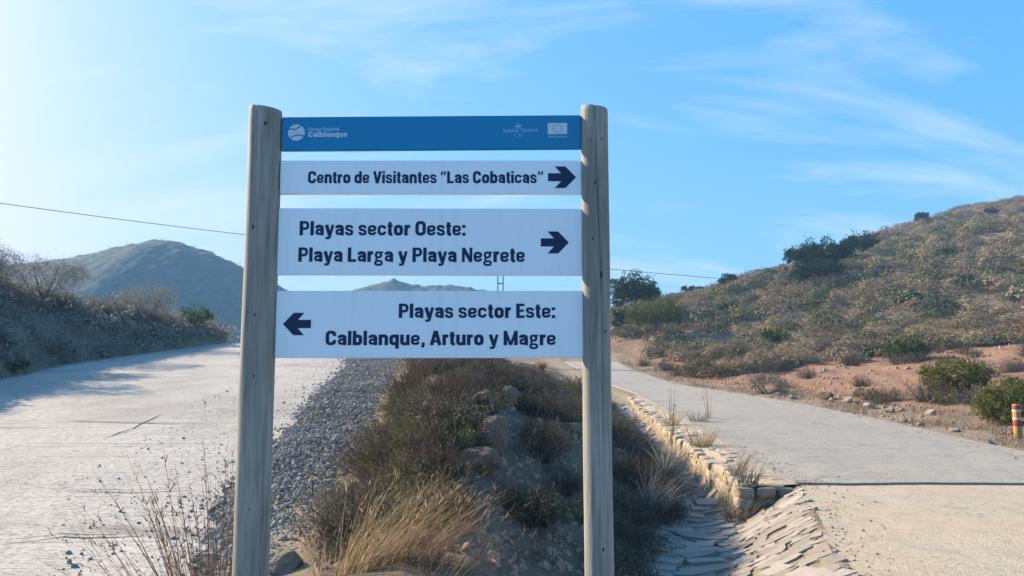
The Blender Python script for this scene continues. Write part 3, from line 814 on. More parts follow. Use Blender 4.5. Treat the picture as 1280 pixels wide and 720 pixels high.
flat('union_flag', [[(fx0, fz0), (fx1, fz0), (fx1, fz1), (fx0, fz1)]], YF, M['print_pale'], p1)
fcx, fcz = (fx0 + fx1) / 2, (fz0 + fz1) / 2; stars = []
for k in range(12):
    a = math.pi / 2 + k * math.pi / 6; cx, cz = fcx + .0195 * math.cos(a), fcz + .0185 * math.sin(a)
    stars.append([(cx + (.0036 if j % 2 == 0 else .0016) * math.sin(j * math.pi / 5), cz + (.0036 if j % 2 == 0 else .0016) * math.cos(j * math.pi / 5)) for j in range(10)])
flat('flag_stars', stars, YF - .0005, M['panel_blue'], p1)
text(p1, 'Unión Europea', 684.7, 709, 170.2, 172.9, 'print_cyan', .8)
ex, ez = sx(648, 165), sz(166)
sh = [(ex - .017, ez + .016), (ex - .017, ez - .010), (ex - .011, ez - .022), (ex, ez - .026), (ex + .011, ez - .022), (ex + .017, ez - .010), (ex + .017, ez + .016)]
crest = [list(map(tuple, q_)) for q_ in ribbon([np.array(p) for p in sh], .0022, True)]
crest += [disc(ex - .006, ez + .004, .0055, 10), disc(ex + .006, ez - .012, .004, 8)]
crest.append([(ex - .014, ez + .022), (ex + .014, ez + .022), (ex + .017, ez + .034), (ex + .009, ez + .029), (ex + .004, ez + .036), (ex, ez + .03), (ex - .004, ez + .036), (ex - .009, ez + .029), (ex - .017, ez + .034)])
crest.append([(ex - .0018, ez + .037), (ex + .0018, ez + .037), (ex + .0018, ez + .044), (ex - .0018, ez + .044)])
flat('region_crest', crest, YF, M['print_cyan'], p1)
# round-headed fixing pins and the thin dark gap strips where panels meet the posts
for pnl, (pa, pb) in ((p1, (145, 187)), (p2, (200.5, 242.5)), (p3, (260.5, 344)), (p4, (363.5, 447.5))):
    for xx in (XL - .012, XR + .008):
        b = bevel_box('bracket', .03, abs(sz(pa) - sz(pb)) * .96, .012, M['edge_metal'], pnl, .002)
        b.location = (xx - sign_loc.x - pnl.location.x, .012, 0)

# ------------------------------------------------------------------ stonework beside the lane
def build_flags():
    """irregular flagstones laid along the drain and up the apron"""
    V = []; F4 = []; A = []
    def cell(poly, z_of, tilt, ap=False):
        c = np.mean(poly, 0); o = len(V); n = len(poly); r = rng.uniform(0, 1)
        lift = rng.uniform(.0, .03) if not ap else rng.uniform(.0, .007); tx, ty = rng.normal(0, tilt, 2)
        zc0 = z_of(*c); gx = (z_of(c[0] + .12, c[1]) - z_of(c[0] - .12, c[1])) / .24; gy = (z_of(c[0], c[1] + .12) - z_of(c[0], c[1] - .12)) / .24
        top = []
        for p in poly:
            q_ = c + (p - c) * rng.uniform(.91, .985); top.append((q_[0], q_[1], zc0 + gx * (q_[0] - c[0]) + gy * (q_[1] - c[1]) + lift + tx * (q_[0] - c[0]) + ty * (q_[1] - c[1])))
        for p in top: V.append(p); A.append(r)
        for p, t in zip(poly, top): V.append((t[0], t[1], t[2] - .09)); A.append(r)
        faces.append(list(range(o, o + n)))
        for k in range(n): F4.append((o + k, o + n + k, o + n + (k + 1) % n, o + (k + 1) % n))
    faces = []
    def z_of(x, y):
        xs, zs = row(y); return float(np.interp(x, xs, zs))
    y = 5.0; j = 0
    while y < 31:
        dy = rng.uniform(.12, .25) * (1 + .015 * y)
        a, b = float(x_foot(y)) - .1, (float(x_road_l(y)) + .02 if y < 11.2 else float(x_wall(y)) - .02)
        x = a - rng.uniform(0, .25)
        while x < b:
            dx = rng.uniform(.22, .6) if not (y < 11.2 and x > float(x_wall(y)) - .25) else rng.uniform(.13, .3); x1 = min(x + dx, b + .02)
            if x1 - x > .08 and rng.uniform() > (.12 if x > float(x_wall(y)) else .03):
                jit = lambda: rng.normal(0, .04, 2)
                P = [np.array([x, y]) + jit(), np.array([(x + x1) / 2, y - .02]) + jit(), np.array([x1, y]) + jit(), np.array([x1, y + dy]) + jit(), np.array([(x + x1) / 2, y + dy + .02]) + jit(), np.array([x, y + dy]) + jit()]
                ap = y < 11.2 and (x + x1) / 2 > float(x_wall(y)) - .1; cell(P, z_of,   .01 if ap else .05, ap)
            x = x1
        y += dy
    hexes = np.array(faces)
    return tag(mesh_np('drain_paving', np.array(V), [hexes, np.array(F4)], M['flag'], np.array(A)), 'uneven flagstone drain and sloping apron beside the lane', kind='structure')
build_flags()

def rock_mesh(name, seed, mat, cuts=9, sub=3, sx_=(1, 1, 1), link=False, rough=.1):
    bm = bmesh.new(); bmesh.ops.create_icosphere(bm, subdivisions=sub, radius=1)
    r_ = random.Random(seed); pl = []
    for _ in range(cuts):
        v = Vector((r_.gauss(0, 1), r_.gauss(0, 1), r_.gauss(0, 1))).normalized(); pl.append((v, r_.uniform(.52, .85)))
    for v in bm.verts:
        for nrm, d in pl:
            k = v.co.dot(nrm)
            if k > d: v.co -= nrm * (k - d)
        v.co += v.co.normalized() * rough * (noise.noise(v.co * 2.3 + Vector((seed, 0, 0))) + .4 * noise.noise(v.co * 6 + Vector((0, seed, 0))))
        v.co = Vector((v.co.x * sx_[0], v.co.y * sx_[1], v.co.z * sx_[2]))
    me = bpy.data.meshes.new(name); bm.to_mesh(me); bm.free(); me.materials.append(M[mat])
    a = me.attributes.new('rnd', 'FLOAT', 'POINT'); a.data.foreach_set('value', np.full(len(me.vertices), r_.random(), np.float32))
    return me

def build_kerb():
    """low wall of rough sandstone blocks holding up the lane edge"""
    V = []; F = []; A = []; o = 0
    y = 11.55; s = 0
    T_ = [rock_mesh('block', 100 + k, 'sandstone', 14, 2, (1, 1, 1), rough=.06) for k in range(8)]
    TV = [np.array([v.co[:] for v in t.vertices]) for t in T_]; TF = [np.array([p.vertices[:] for p in t.polygons]) for t in T_]
    caps = [[], [], [], 0]
    def put(c, half, rz, r, cap=False):
        nonlocal o
        k = rng.integers(0, 8); v = TV[k]; v = np.sign(v) * np.abs(v) ** .5 * half * 1.03
        ca, sa = math.cos(rz), math.sin(rz); v = np.stack([v[:, 0] * ca - v[:, 1] * sa, v[:, 0] * sa + v[:, 1] * ca, v[:, 2]], 1) + c
        if cap: caps[0].append(v); caps[1].append(TF[k] + caps[3]); caps[2].append(np.full(len(v), r)); caps[3] += len(v); return
        V.append(v); F.append(TF[k] + o); A.append(np.full(len(v), r)); o += len(v)
    for k in range(9):
        t = (k % 3 + .5) / 3; xa, xb = float(x_wall(11.5)), float(x_road_l(11.5)); zd = float(z_ditch(11.5))
        put(np.array([xa + (xb - xa) * t + rng.normal(0, .03), 11.53 + rng.normal(0, .02), zd + .48 * (k // 3 + .5) / 3]), np.array([(xb - xa) / 6 * 1.1, .12, .09]), rng.normal(0, .1), rng.uniform(0, .6))
    while y < 33:
        dy = rng.uniform(.18, .46) * (1 + .012 * y)
        ym = y + dy / 2; xw = float(x_wall(ym)); xr_ = float(x_road_l(ym)); zd = float(z_ditch(ym)); zr = float(z_road(ym))
        ang = math.atan2(float(x_wall(ym + .5) - x_wall(ym - .5)), 1.0)
        h = zr + .03 - zd; nc = 3 if h > .42 else 2 if h > .2 else 1
        for k in range(nc):
            hh = h / nc
            if rng.uniform() < .22: continue
            put(np.array([xw + .115 + rng.normal(0, .015), ym + (dy * .4 if k == 1 else rng.uniform(-.1, .1)), zd + hh * (k + .5) + rng.normal(0, .012)]), np.array([.10 + rng.uniform(0, .02), dy * .56, hh * rng.uniform(.42, .6)]), -ang, rng.uniform(0, 1))
        # cap stones reaching to the lane
        x = xw + .06
        while x < xr_ - .04:
            dx = rng.uniform(.14, .34); x1 = min(x + dx, xr_ + .03)
            if rng.uniform() > .12: put(np.array([(x + x1) / 2, ym + rng.normal(0, .06), zr - .035 + rng.normal(0, .010)]), np.array([(x1 - x) * .52, dy * .53, .05]), -ang + rng.normal(0, .15), rng.uniform(.1, 1), True)
            x = x1
        y += dy
    ob = mesh_np('stone_kerb', np.concatenate(V), np.concatenate(F), M['sandstone'], np.concatenate(A))
    ys_ = np.arange(11.5, 33, .12); MV = []
    for yy in ys_:
        xw = float(x_wall(yy)); zd = float(z_ditch(yy)); zr = float(z_road(yy)) + .0
        for t in np.linspace(0, 1, 7):
            MV.append((xw + .015 + .05 * t + .03 * smooth_noise(yy, t * .5, .12, 2.2), yy, zd - .08 + (zr - .0 - zd + .06) * t + .02 * smooth_noise(yy, t, .2, 7.7)))
        MV.append((float(x_road_l(yy)) + .02, yy, zr + .012 + .012 * smooth_noise(yy, 3, .2, 7.7)))
    idx = np.arange(len(MV)).reshape(-1, 8)
    MF = np.stack([idx[:-1, :-1].ravel(), idx[:-1, 1:].ravel(), idx[1:, 1:].ravel(), idx[1:, :-1].ravel()], 1)
    mesh_np('mortar', np.array(MV), MF, M['mortar'], np.full(len(MV), .5), smooth=True, parent=ob)
    mesh_np('cap_stones', np.concatenate(caps[0]), np.concatenate(caps[1]), M['cap'], np.concatenate(caps[2]), parent=ob)
    for t in T_: bpy.data.meshes.remove(t)
    return tag(ob, 'low rough sandstone kerb wall along the edge of the grey lane', 'wall')
build_kerb()

# ------------------------------------------------------------------ gravel
def pebble_mass(name, pts, sizes, mat, label):
    phi = (1 + 5 ** .5) / 2
    ico = np.array([(-1, phi, 0), (1, phi, 0), (-1, -phi, 0), (1, -phi, 0), (0, -1, phi), (0, 1, phi), (0, -1, -phi), (0, 1, -phi), (phi, 0, -1), (phi, 0, 1), (-phi, 0, -1), (-phi, 0, 1)]) / math.hypot(1, phi)
    fc = np.array([(0, 11, 5), (0, 5, 1), (0, 1, 7), (0, 7, 10), (0, 10, 11), (1, 5, 9), (5, 11, 4), (11, 10, 2), (10, 7, 6), (7, 1, 8), (3, 9, 4), (3, 4, 2), (3, 2, 6), (3, 6, 8), (3, 8, 9), (4, 9, 5), (2, 4, 11), (6, 2, 10), (8, 6, 7), (9, 8, 1)])
    n = len(pts); J = ico[None] * rng.uniform(.65, 1.2, (n, 12, 1)); J = J * (rng.uniform(.6, 1.2, (n, 1, 3)))
    a = rng.uniform(0, 6.28, n); b = rng.uniform(0, 6.28, n)
    ca, sa, cb, sb = np.cos(a)[:, None], np.sin(a)[:, None], np.cos(b)[:, None], np.sin(b)[:, None]
    x, y, z = J[..., 0], J[..., 1], J[..., 2]
    x, y = x * ca - y * sa, x * sa + y * ca; y, z = y * cb - z * sb, y * sb + z * cb
    V = np.stack([x, y, z], -1) * sizes[:, None, None] + pts[:, None, :]
    F = (fc[None] + (np.arange(n) * 12)[:, None, None]).reshape(-1, 3)
    return tag(mesh_np(name, V.reshape(-1, 3), F, M[mat], np.repeat(rng.uniform(0, 1, n), 12)), label, kind='stuff')
def scatter_gravel():
    P = []; S_ = []
    while len(P) < 40000:
        y = 5.0 * math.exp(rng.uniform(0, math.log(36 / 5.0)))
        tr, cr = float(x_track_r(y)), float(x_crest(y))
        t = rng.uniform(-1.3, 1.02)
        x = tr + t * (cr - tr)
        # thick in the heap, thin over the concrete and the sandy margin
        d = 1.0 if .0 < t < .78 else (.02 + .22 * max(0, 1 + t / .5) ** 2 if t <= 0 else .35)
        if y < 10 and t > 0: d *= .35 + .65 * (smooth_noise(x, y, .55, 3.3) > .0)
        d *= .75 + .5 * smooth_noise(x, y, 1.2, 1.1)
        if rng.uniform() > d: continue
        mound = max(0, 1 - ((t - .42) / .5) ** 2) * (.10 + .12 * smooth_noise(x, y, .8, 6.6)) * np.clip((y - 7.5) / 5, 0, 1)
        s = rng.lognormal(math.log(.0125), .5) * (1 + .012 * y)
        P.append((x, y, float(z_track(y)) + .01 + rng.uniform(0, 1) * max(0, mound) + (.006 if t < 0 else .0))); S_.append(min(s, .06) * (.6 if t < -.1 else 1))
    return pebble_mass('gravel', np.array(P), np.array(S_), 'gravel', 'dark grey gravel heaped along the edge of the concrete track')
scatter_gravel()
def scatter_chips():
    P = []; S_ = []
    for _ in range(6500):      # stones on the shady bank and the verges
        y = 6 * math.exp(rng.uniform(0, math.log(10)))
        if rng.uniform() < .6: x = rng.uniform(float(x_crest(y)), float(x_foot(y)))
        elif rng.uniform() < .75: x = float(x_road_r(y)) + abs(rng.normal(0, 2.2)) + .05
        else: x = float(x_track_l(y)) - abs(rng.normal(0, .8)) + .2
        P.append((x, y, ground_z(x, y) + .005)); S_.append(min(.09, rng.lognormal(math.log(.022), .5) * (1 + .01 * y)))
    for _ in range(2600):      # grit along the lane's edges
        y = 6 * math.exp(rng.uniform(0, math.log(9))); e = abs(rng.normal(0, .3))
        x = float(x_road_l(y)) + e if rng.uniform() < .5 else float(x_road_r(y)) - e * 1.4
        P.append((x, y, float(z_road(y)) + (.022 if y > 11.6 else -.006))); S_.append(min(.03, rng.lognormal(math.log(.006), .5) * (1 + .01 * y)))
    for _ in range(2600):      # clods of the red field
        p = (rng.uniform(9.5, 34), rng.uniform(22, 60))
        if p[0] < float(x_road_r(p[1])) + 1: continue
        P.append((p[0], p[1], ground_z(*p) + .01)); S_.append(min(.16, rng.lognormal(math.log(.05), .45)))
    return pebble_mass('stone_rubble', np.array(P), np.array(S_), 'rubble', 'small stones and clods strewn over the banks and red field')
M['rubble'] = mat_stone('reddish_rubble', (.20, .13, .09), (.40, .28, .20), 9)
scatter_chips()

# boulders in the shady bank, single stones by the lane
BOULD = []
def near_boulder(x, y):
    return any(math.hypot(x - bx, y - by) < .38 or (abs(x / y - bx / by) < .028 and 0 < by - y < 3.0) for bx, by in BOULD)
def stone(name, px, py, wpx, hpx, seed, mat, label, cat, sink=.3, group=None, cuts=9):
    p = hit(px, py); k = p.y / FPX
    me = rock_mesh(name, seed, mat, cuts, 4 if wpx > 25 else 3)
    o = bpy.data.objects.new(name, me); COL.objects.link(o)
    sw, sh_ = wpx * k / 2 * 1.25, hpx * k / 2 * 1.25
    o.scale = (sw, sw * .85, sh_); o.location = (p.x, p.y + sw * .4, p.z + sh_ * (1 - 2 * sink)); o.rotation_euler = (rng.normal(0, .15), rng.normal(0, .15), rng.uniform(0, 6))
    if name == 'boulder': BOULD.append((p.x, p.y))
    return tag(o, label, cat, group)
stone('boulder', 614, 568, 54, 50, 1, 'boulder', 'largest brown boulder in the middle of the shady bank', 'boulder', .2)
stone('boulder', 606, 519, 32, 28, 2, 'boulder', 'pointed pale-topped boulder just above the largest one on the bank', 'boulder', .15)
stone('boulder', 598, 590, 46, 34, 3, 'boulder', 'flat brown boulder below the largest one, behind the dry grass', 'boulder', .25)
stone('boulder', 637, 506, 30, 26, 4, 'boulder', 'rounded dark boulder near the top of the shady bank', 'boulder', .25)
stone('boulder', 716, 542, 30, 20, 5, 'boulder', 'low brown boulder just to the left of the slimmer post', 'boulder', .3)
stone('boulder', 708, 653, 16, 13, 6, 'boulder', 'small reddish stone low on the bank by the slimmer post', 'boulder', .25)
stone('boulder', 636, 517, 13, 12, 16, 'fieldstone', 'little pale stone between two dark boulders on the bank', 'boulder', .2)
stone('concrete_lump', 352, 716, 46, 30, 7, 'fieldstone', 'grey broken lump of concrete at the foot of the thicker post', 'rubble', .3, cuts=14)
stone('field_stone', 1032, 500, 18, 12, 8, 'boulder', 'reddish block of stone beside the lane', 'stone', .15)
stone('field_stone', 1062, 503, 14, 8, 9, 'fieldstone', 'pale flat stone beside the lane, next to the reddish block', 'stone', .2)
for i, (px, py, w, h, lab) in enumerate([(1090, 511, 14, 8, 'dark stone on the far verge between the pale flat stone and the two low bushes'), (1114, 516, 11, 8, 'tan stone on the verge below the bright green bush'), (1165, 519, 11, 9, 'upright tan stone on the verge in front of the large olive bush'),
        (1131, 528, 11, 6, 'roundish pale stone at the very edge of the lane'), (1152, 533, 10, 5, 'ochre stone at the very edge of the lane'), (992, 499, 10, 6, 'small stone at the lane edge below the dry tufted shrub'), (1195, 540, 12, 7, 'low stone at the lane edge below the large olive bush'), (1240, 556, 10, 6, 'low stone at the lane edge near the painted marker post')]):
    stone('field_stone', px, py, w, h, 20 + i, 'fieldstone', lab, 'stone', .2)

# ------------------------------------------------------------------ pole, wires, marker
def make_pole():
    base = at(625.5, 455, 60); gx, gy = base.x, 60.0
    gz = ground_z(gx, gy); top = at(625, 322, 60).z
    root = empty('lattice_pole', (gx, gy, gz)); tag(root, 'grey lattice power pole seen in the gap between the two lower panels', 'power pole')
    H = top - gz
    bm = bmesh.new()
    def bar(a, b, w=.045):
        a, b = Vector(a), Vector(b); d = b - a
        m = bmesh.ops.create_cube(bm, size=1)['verts']; q_ = d.to_track_quat('Z', 'Y').to_matrix().to_4x4()
        M_ = Matrix.Translation((a + b) / 2) @ q_ @ Matrix.Diagonal((w, w, d.length, 1))
        bmesh.ops.transform(bm, matrix=M_, verts=m)
    for s in (-1, 1):
        for t in (-1, 1): bar((s * .2, t * .2, -.5), (s * .2, t * .2, H), .085)
    me = bpy.data.meshes.new('upright'); bm.to_mesh(me); bm.free(); me.materials.append(M['galv'])
    o = bpy.data.objects.new('uprights', me); COL.objects.link(o); o.parent = root
    bm = bmesh.new(); z = .2
    while z < H:
        for s in (-1, 1): bar((-.2, s * .2, z), (.2, s * .2, z), .06); bar((s * .2, -.2, z), (s * .2, .2, z), .06)
        z += .62
    me = bpy.data.meshes.new('rungs'); bm.to_mesh(me); bm.free(); me.materials.append(M['galv'])
    o = bpy.data.objects.new('rungs', me); COL.objects.link(o); o.parent = root
    bm = bmesh.new(); bar((-.6, 0, H - .15), (.6, 0, H - .15), .1)
    me = bpy.data.meshes.new('crossarm'); bm.to_mesh(me); bm.free(); me.materials.append(M['galv'])
    o = bpy.data.objects.new('crossarm', me); COL.objects.link(o); o.parent = root
    return Vector((gx, gy, top - .1))
M['galv'] = plain('galvanised_steel', (.33, .34, .34), .55, .4, .4, .15, 8)
M['cable'] = plain('black_cable', (.035, .035, .035), .6, .3, 0, .1, 8)
ptop = make_pole()
def cable(name, a, b, sag, r, label):
    P = [];
    for k in range(41):
        t = k / 40; p = Vector(a).lerp(Vector(b), t); p.z -= sag * 4 * t * (1 - t); P.append(p[:])
    V, F, A = tubes([P], [[r] * 41], 6)
    tag(mesh_np(name, V, F, M['cable'], A, smooth=True), label, 'cable')
la = at(-160, 231, 34)
cable('power_line', la, ptop, .35, .016, 'thin black power line crossing the sky from the left to the lattice pole')
rb = at(1500, 366, 150)
cable('power_line', ptop, rb, 1.6, .022, 'thin black power line sagging from the lattice pole over to the hillside')

def marker():
    p = hit(1273, 548); root = empty('trail_marker', p)
    tag(root, 'short ochre waymark stake with red and white bands at the lane side', 'marker post')
    h = .70; r = .08
    def seg(name, z0, z1, mat, rr_=r, cap=False):
        ns = 20; V = []; zs_ = [z0, z0 + .004, z1 - .004, z1]; rs = [rr_ * .985, rr_, rr_, rr_ * .985]
        if cap: zs_ += [z1 + .012]; rs += [rr_ * .8]
        for z, q_ in zip(zs_, rs):
            for k in range(ns):
                a = 2 * math.pi * k / ns; V.append((q_ * math.cos(a) * (1 + .03 * math.sin(3 * a)), q_ * math.sin(a), z))
        idx = np.arange(len(V)).reshape(-1, ns); nx_ = np.roll(idx, -1, 1)
        F = np.stack([idx[:-1].ravel(), nx_[:-1].ravel(), nx_[1:].ravel(), idx[1:].ravel()], 1)
        o = mesh_np(name, np.array(V), [F, np.array([idx[-1]])], mat, smooth=True, parent=root)
    seg('stake', -.25, h, M['stake'], cap=True)
    seg('red_band', h * .86, h * .985, M['red'], r + .003); seg('white_band', h * .79, h * .855, M['cream'], r + .004); seg('white_band', h * .55, h * .615, M['cream'], r + .004); seg('red_band', h * .37, h * .545, M['red'], r + .003)
    return p
M['stake'] = mat_wood('orange_brown_stake', (.30, .18, .06), (.46, .30, .10), (.15, .085, .04))
M['red'] = plain('red_paint', (.27, .05, .035), .6, .3, 0, .2, 25); M['yellow'] = plain('yellow_paint', (.60, .40, .05), .6, .3, 0, .2, 25); M['cream'] = plain('white_paint', (.48, .43, .36), .6, .3, 0, .15, 25)
marker()

# ------------------------------------------------------------------ trees and named bushes
def grown(px, pybase, wpx, hpx, mk):
    p = hit(px, pybase); return p, wpx * p.y / FPX / 2, hpx * p.y / FPX
def nb(px, py, wpx, hpx, mat, label, n=2200, lsize=.1, name='bush', cat='bush', group=None, aspect=.5):
    p, r, h = grown(px, py, wpx, hpx, None)
    bl = [(0, 0, h * .48, r * .8, r * .75, h * .46)]
    for i in range(7):
        a = i * 2.4 + r; bl.append((math.cos(a) * r * .62, math.sin(a) * r * .55, h * rng.uniform(.25, .7), r * .4, r * .4, h * .27))
    return bush(name, p, bl, n, lsize, mat, label, cat, group, aspect=aspect)
nb(1196, 497, 88, 52, 'olive', 'large olive green bush on the verge behind the lane', 9000, .08)
nb(1262, 530, 84, 58, 'olive', 'yellowish green bush right behind the painted marker stake', 9000, .07)
nb(1133, 452, 60, 32, 'green', 'bright green rounded bush standing alone in the red field', 3400, .12)
nb(970, 437, 39, 30, 'green', 'dark green rounded bush beside the orange earth bank', 2600, .13)
nb(1268, 488, 30, 16, 'olive', 'small pale green bush behind the large olive bush', 1200, .08)
nb(1190, 437, 30, 14, 'olive', 'pale yellow green shrub further up from the bright green bush', 900, .12)
nb(958, 492, 58, 30, 'scrub', 'dry tufted grey shrub close to the far edge of the lane', 2600, .055, 'dry_shrub', 'shrub')
nb(918, 456, 26, 15, 'scrub_green', 'low olive shrub in the red field, first of a pair of clumps', 1100, .08, 'dry_shrub', 'shrub')
nb(962, 458, 36, 14, 'scrub_green', 'low wide olive shrub in the red field below the dark green bush', 1300, .08, 'dry_shrub', 'shrub')
nb(866, 472, 46, 22, 'scrub_green', 'olive and straw shrub on the inside of the lane bend', 1900, .07, 'dry_shrub', 'shrub')
nb(832, 462, 36, 12, 'scrub', 'low grey shrub at the start of the lane bend', 1000, .07, 'dry_shrub', 'shrub')
nb(1083, 500, 34, 16, 'scrub_green', 'thin green shrub between the roadside stones', 900, .055, 'dry_shrub', 'shrub')
nb(1112, 500, 30, 18, 'straw', 'pale straw coloured tuft next to the thin green shrub by the stones', 1000, .05, 'dry_shrub', 'shrub', aspect=.2)
# pines beyond the lane bend and on the slope
def tree_at(px, py, wpx, hpx, label, mat='pine', n=2600, lsize=.26, kind=0, y=None, name='pine_tree', group=None):
    p = hit(px, py) if y is None else None
    if p is None: p = at(px, py, y or 130)
    if y is not None: p = at(px, py, y); p.z = min(p.z, ground_z(p.x, p.y))
    r, h = wpx * p.y / FPX / 2, hpx * p.y / FPX
    bl = None
    if kind == 1:   # umbrella crown
        bl = [(0, 0, h * .74, r * .75, r * .75, h * .24)]
        for i in range(8):
            a = i * 2.4; bl.append((math.cos(a) * r * .62, math.sin(a) * r * .62, h * rng.uniform(.5, .8), r * .38, r * .38, h * .15))
    return pine(name, p, h, r, label, n, mat, bl, group, lsize, trunk=.02 * h)
tree_at(793, 416, 70, 78, 'tall dark umbrella pine beside the lane bend next to the post', n=8000, lsize=.3, kind=1, y=84)
tree_at(819, 428, 84, 56, 'bushy light green young pine in front of the dark umbrella pine', 'pine_lit', 9500, .2)
tree_at(776, 420, 24, 36, 'small dark pine half hidden behind the slimmer post', 'pine', 2600, .24)
tree_at(862, 372, 24, 16, 'low pine on the lower skyline of the slope, rightmost of two', 'pine', 1400, .3)
tree_at(850, 374, 12, 9, 'tiny pine on the lower skyline beside the low pine', 'pine', 700, .3)
tree_at(876, 366, 9, 8, 'tiny round pine on the skyline between two larger ones', 'pine', 600, .3)
tree_at(909, 362, 25, 20, 'round pine standing alone on the lower skyline', 'pine', 1800, .3)
tree_at(963, 348, 16, 13, 'small greyish pine on the skyline left of the dark grove', 'pine_lit', 900, .3)
tree_at(1008, 352, 56, 52, 'leftmost pine of the dark grove on the slope', 'pine', 5000, .32)
tree_at(1036, 350, 56, 54, 'middle pine of the dark grove on the slope', 'pine', 5000, .32)
tree_at(1022, 360, 74, 36, 'low dense pine in front of the dark grove', 'pine', 4200, .32)
tree_at(1077, 324, 46, 36, 'upper pine of the grove, standing higher and to the right', 'pine', 4000, .34)
tree_at(1056, 332, 26, 26, 'slim pine between the middle and the upper pine of the grove', 'pine', 1500, .36)
tree_at(1153, 281, 20, 16, 'lone dark pine on the upper skyline', 'pine', 1500, .4)
for px, py, w, h, lab in [(1180, 322, 26, 12, 'dark low pine scrub high on the slope'), (1208, 358, 34, 18, 'dark rounded bush in the middle of the slope'), (1175, 390, 50, 18, 'wide dark green shrub patch on the lower slope'), (1142, 380, 36, 14, 'dark green shrub beside the wide patch on the lower slope'), (1240, 268, 18, 9, 'dark shrub close to the upper skyline at the frame edge'), (1148, 416, 36, 14, 'dense green brown shrub uphill from the bright green bush'), (1030, 386, 28, 10, 'flat dark shrub below the dark grove'), (1100, 352, 22, 10, 'dark shrub right of the grove on the slope'), (912, 392, 30, 14, 'dark green shrub at the foot of the slope'), (880, 406, 26, 14, 'rounded green shrub at the foot of the slope behind the red field')]:
    nb(px, py, w, h, 'pine' if py < 385 else 'scrub_green', lab, 1100, .26, 'hill_shrub', 'shrub')

# ------------------------------------------------------------------ hillside tussocks
def domes(c, size, tone, per):
    """rounded tufts made of many small faces that lie along their outside"""
    n = len(c)
    d = rng.normal(0, 1, (n, per, 3)); d[..., 2] = np.abs(d[..., 2]) + .02; d /= np.linalg.norm(d, axis=2, keepdims=True)
    lump = 1 + .14 * rng.normal(0, 1, (n, per, 1))
    p = (c[:, None] + d * np.array([1, 1, .8]) * size[:, None, None] * np.clip(lump, .5, 1.5)).reshape(-1, 3)
    nn = (d + rng.normal(0, .32, d.shape)).reshape(-1, 3); nn /= np.linalg.norm(nn, axis=1, keepdims=True)
    a = np.cross(nn, rng.normal(0, 1, nn.shape)); a /= np.linalg.norm(a, axis=1, keepdims=True); a[:, 2] = np.abs(a[:, 2]); b = np.cross(nn, a)
    s_ = (np.repeat(size, per) * rng.uniform(.12, .27, n * per))[:, None]
    V = np.stack([p - a * s_ * .5, p + b * s_ * .2, p + a * s_ * .7, p - b * s_ * .3], 1).reshape(-1, 3)
    r = np.clip(np.repeat(tone, per) + rng.normal(0, .08, n * per), 0, 1)
    return V, np.arange(n * per * 4).reshape(-1, 4), np.repeat(r, 4)
def dome_mesh(tone, per, fringe):
    V, F, A = domes(np.zeros((1, 3)), np.array([.5]), np.array([tone]), per)
    a = rng.uniform(0, 6.28, fringe); e = rng.uniform(.1, 1.2, fringe)
    d = np.stack([np.cos(a) * np.sin(e), np.sin(a) * np.sin(e), np.cos(e)], 1)
    V, F, A = join([(V, F, A), blades(d * .12, d, rng.uniform(.36, .54, fringe), np.full(fringe, .018), rng.uniform(.1, .6, fringe), 2, np.clip(rng.normal(tone, .1, fringe), 0, 1))])
    return mesh_np('tussock', V, F, M['hill_scrub'], A, link=False).data
M['hill_scrub'] = leafmat('hill_scrub', (.165, .125, .09), (.52, .405, .235), .12, .18, (.10, .115, .045))
TUS = [dome_mesh(.45, 420, 160), dome_mesh(.2, 420, 160), scrub_mesh('tussock', 'scrub', .55, .5, 60, 260, .085), dome_mesh(.85, 420, 120)]
def hill_spots():
    S_ = []; tries = 0
    while len(S_) < 2500 and tries < 90000:
        tries += 1
        y = 44 * math.exp(rng.uniform(0, math.log(225 / 44))); u = rng.uniform(.12, .70); x = u * y
        c = 150 + max(0, u - .2) * 200
        if y > c + 6 or x < float(x_road_r(y)) + 2.5: continue
        if y < 76 and (rng.uniform() > .34 + .5 * max(0, (u - .28) / .3) * max(0, (y - 42) / 34)): continue
        if smooth_noise(x, y, 9, 4.1) < -.62: continue
        S_.append((x, y))
    S_.sort(key=lambda p: p[1]); return S_
SP = hill_spots()
for i, (x, y) in enumerate(SP[:290]):
    k = rng.choice(4, p=[.42, .28, .2, .1])
    plant('tussock', TUS[k], (x, y, ground_z(x, y)), 'dry rounded tussock among many on the lower hillside', 'tussock', 'dry tussocks on the lower hillside', rng.uniform(1.1, 2.4) * np.array([1, 1, .85]), rng.uniform(0, 6.28))
def far_tussocks():
    far = SP[290:]; n = len(far); per = 240
    c = np.array([(x, y, ground_z(x, y)) for x, y in far]); size = np.clip(rng.lognormal(math.log(.80), .36, n), .3, 1.4) * (1 + .0012 * c[:, 1]); tone = rng.uniform(0, 1, n)
    V, F, A = domes(c, size, tone, per)
    return tag(mesh_np('hillside_scrub', V, F, M['hill_scrub'], A), 'dense dry tussock scrub covering the upper hillside', kind='stuff')
far_tussocks()

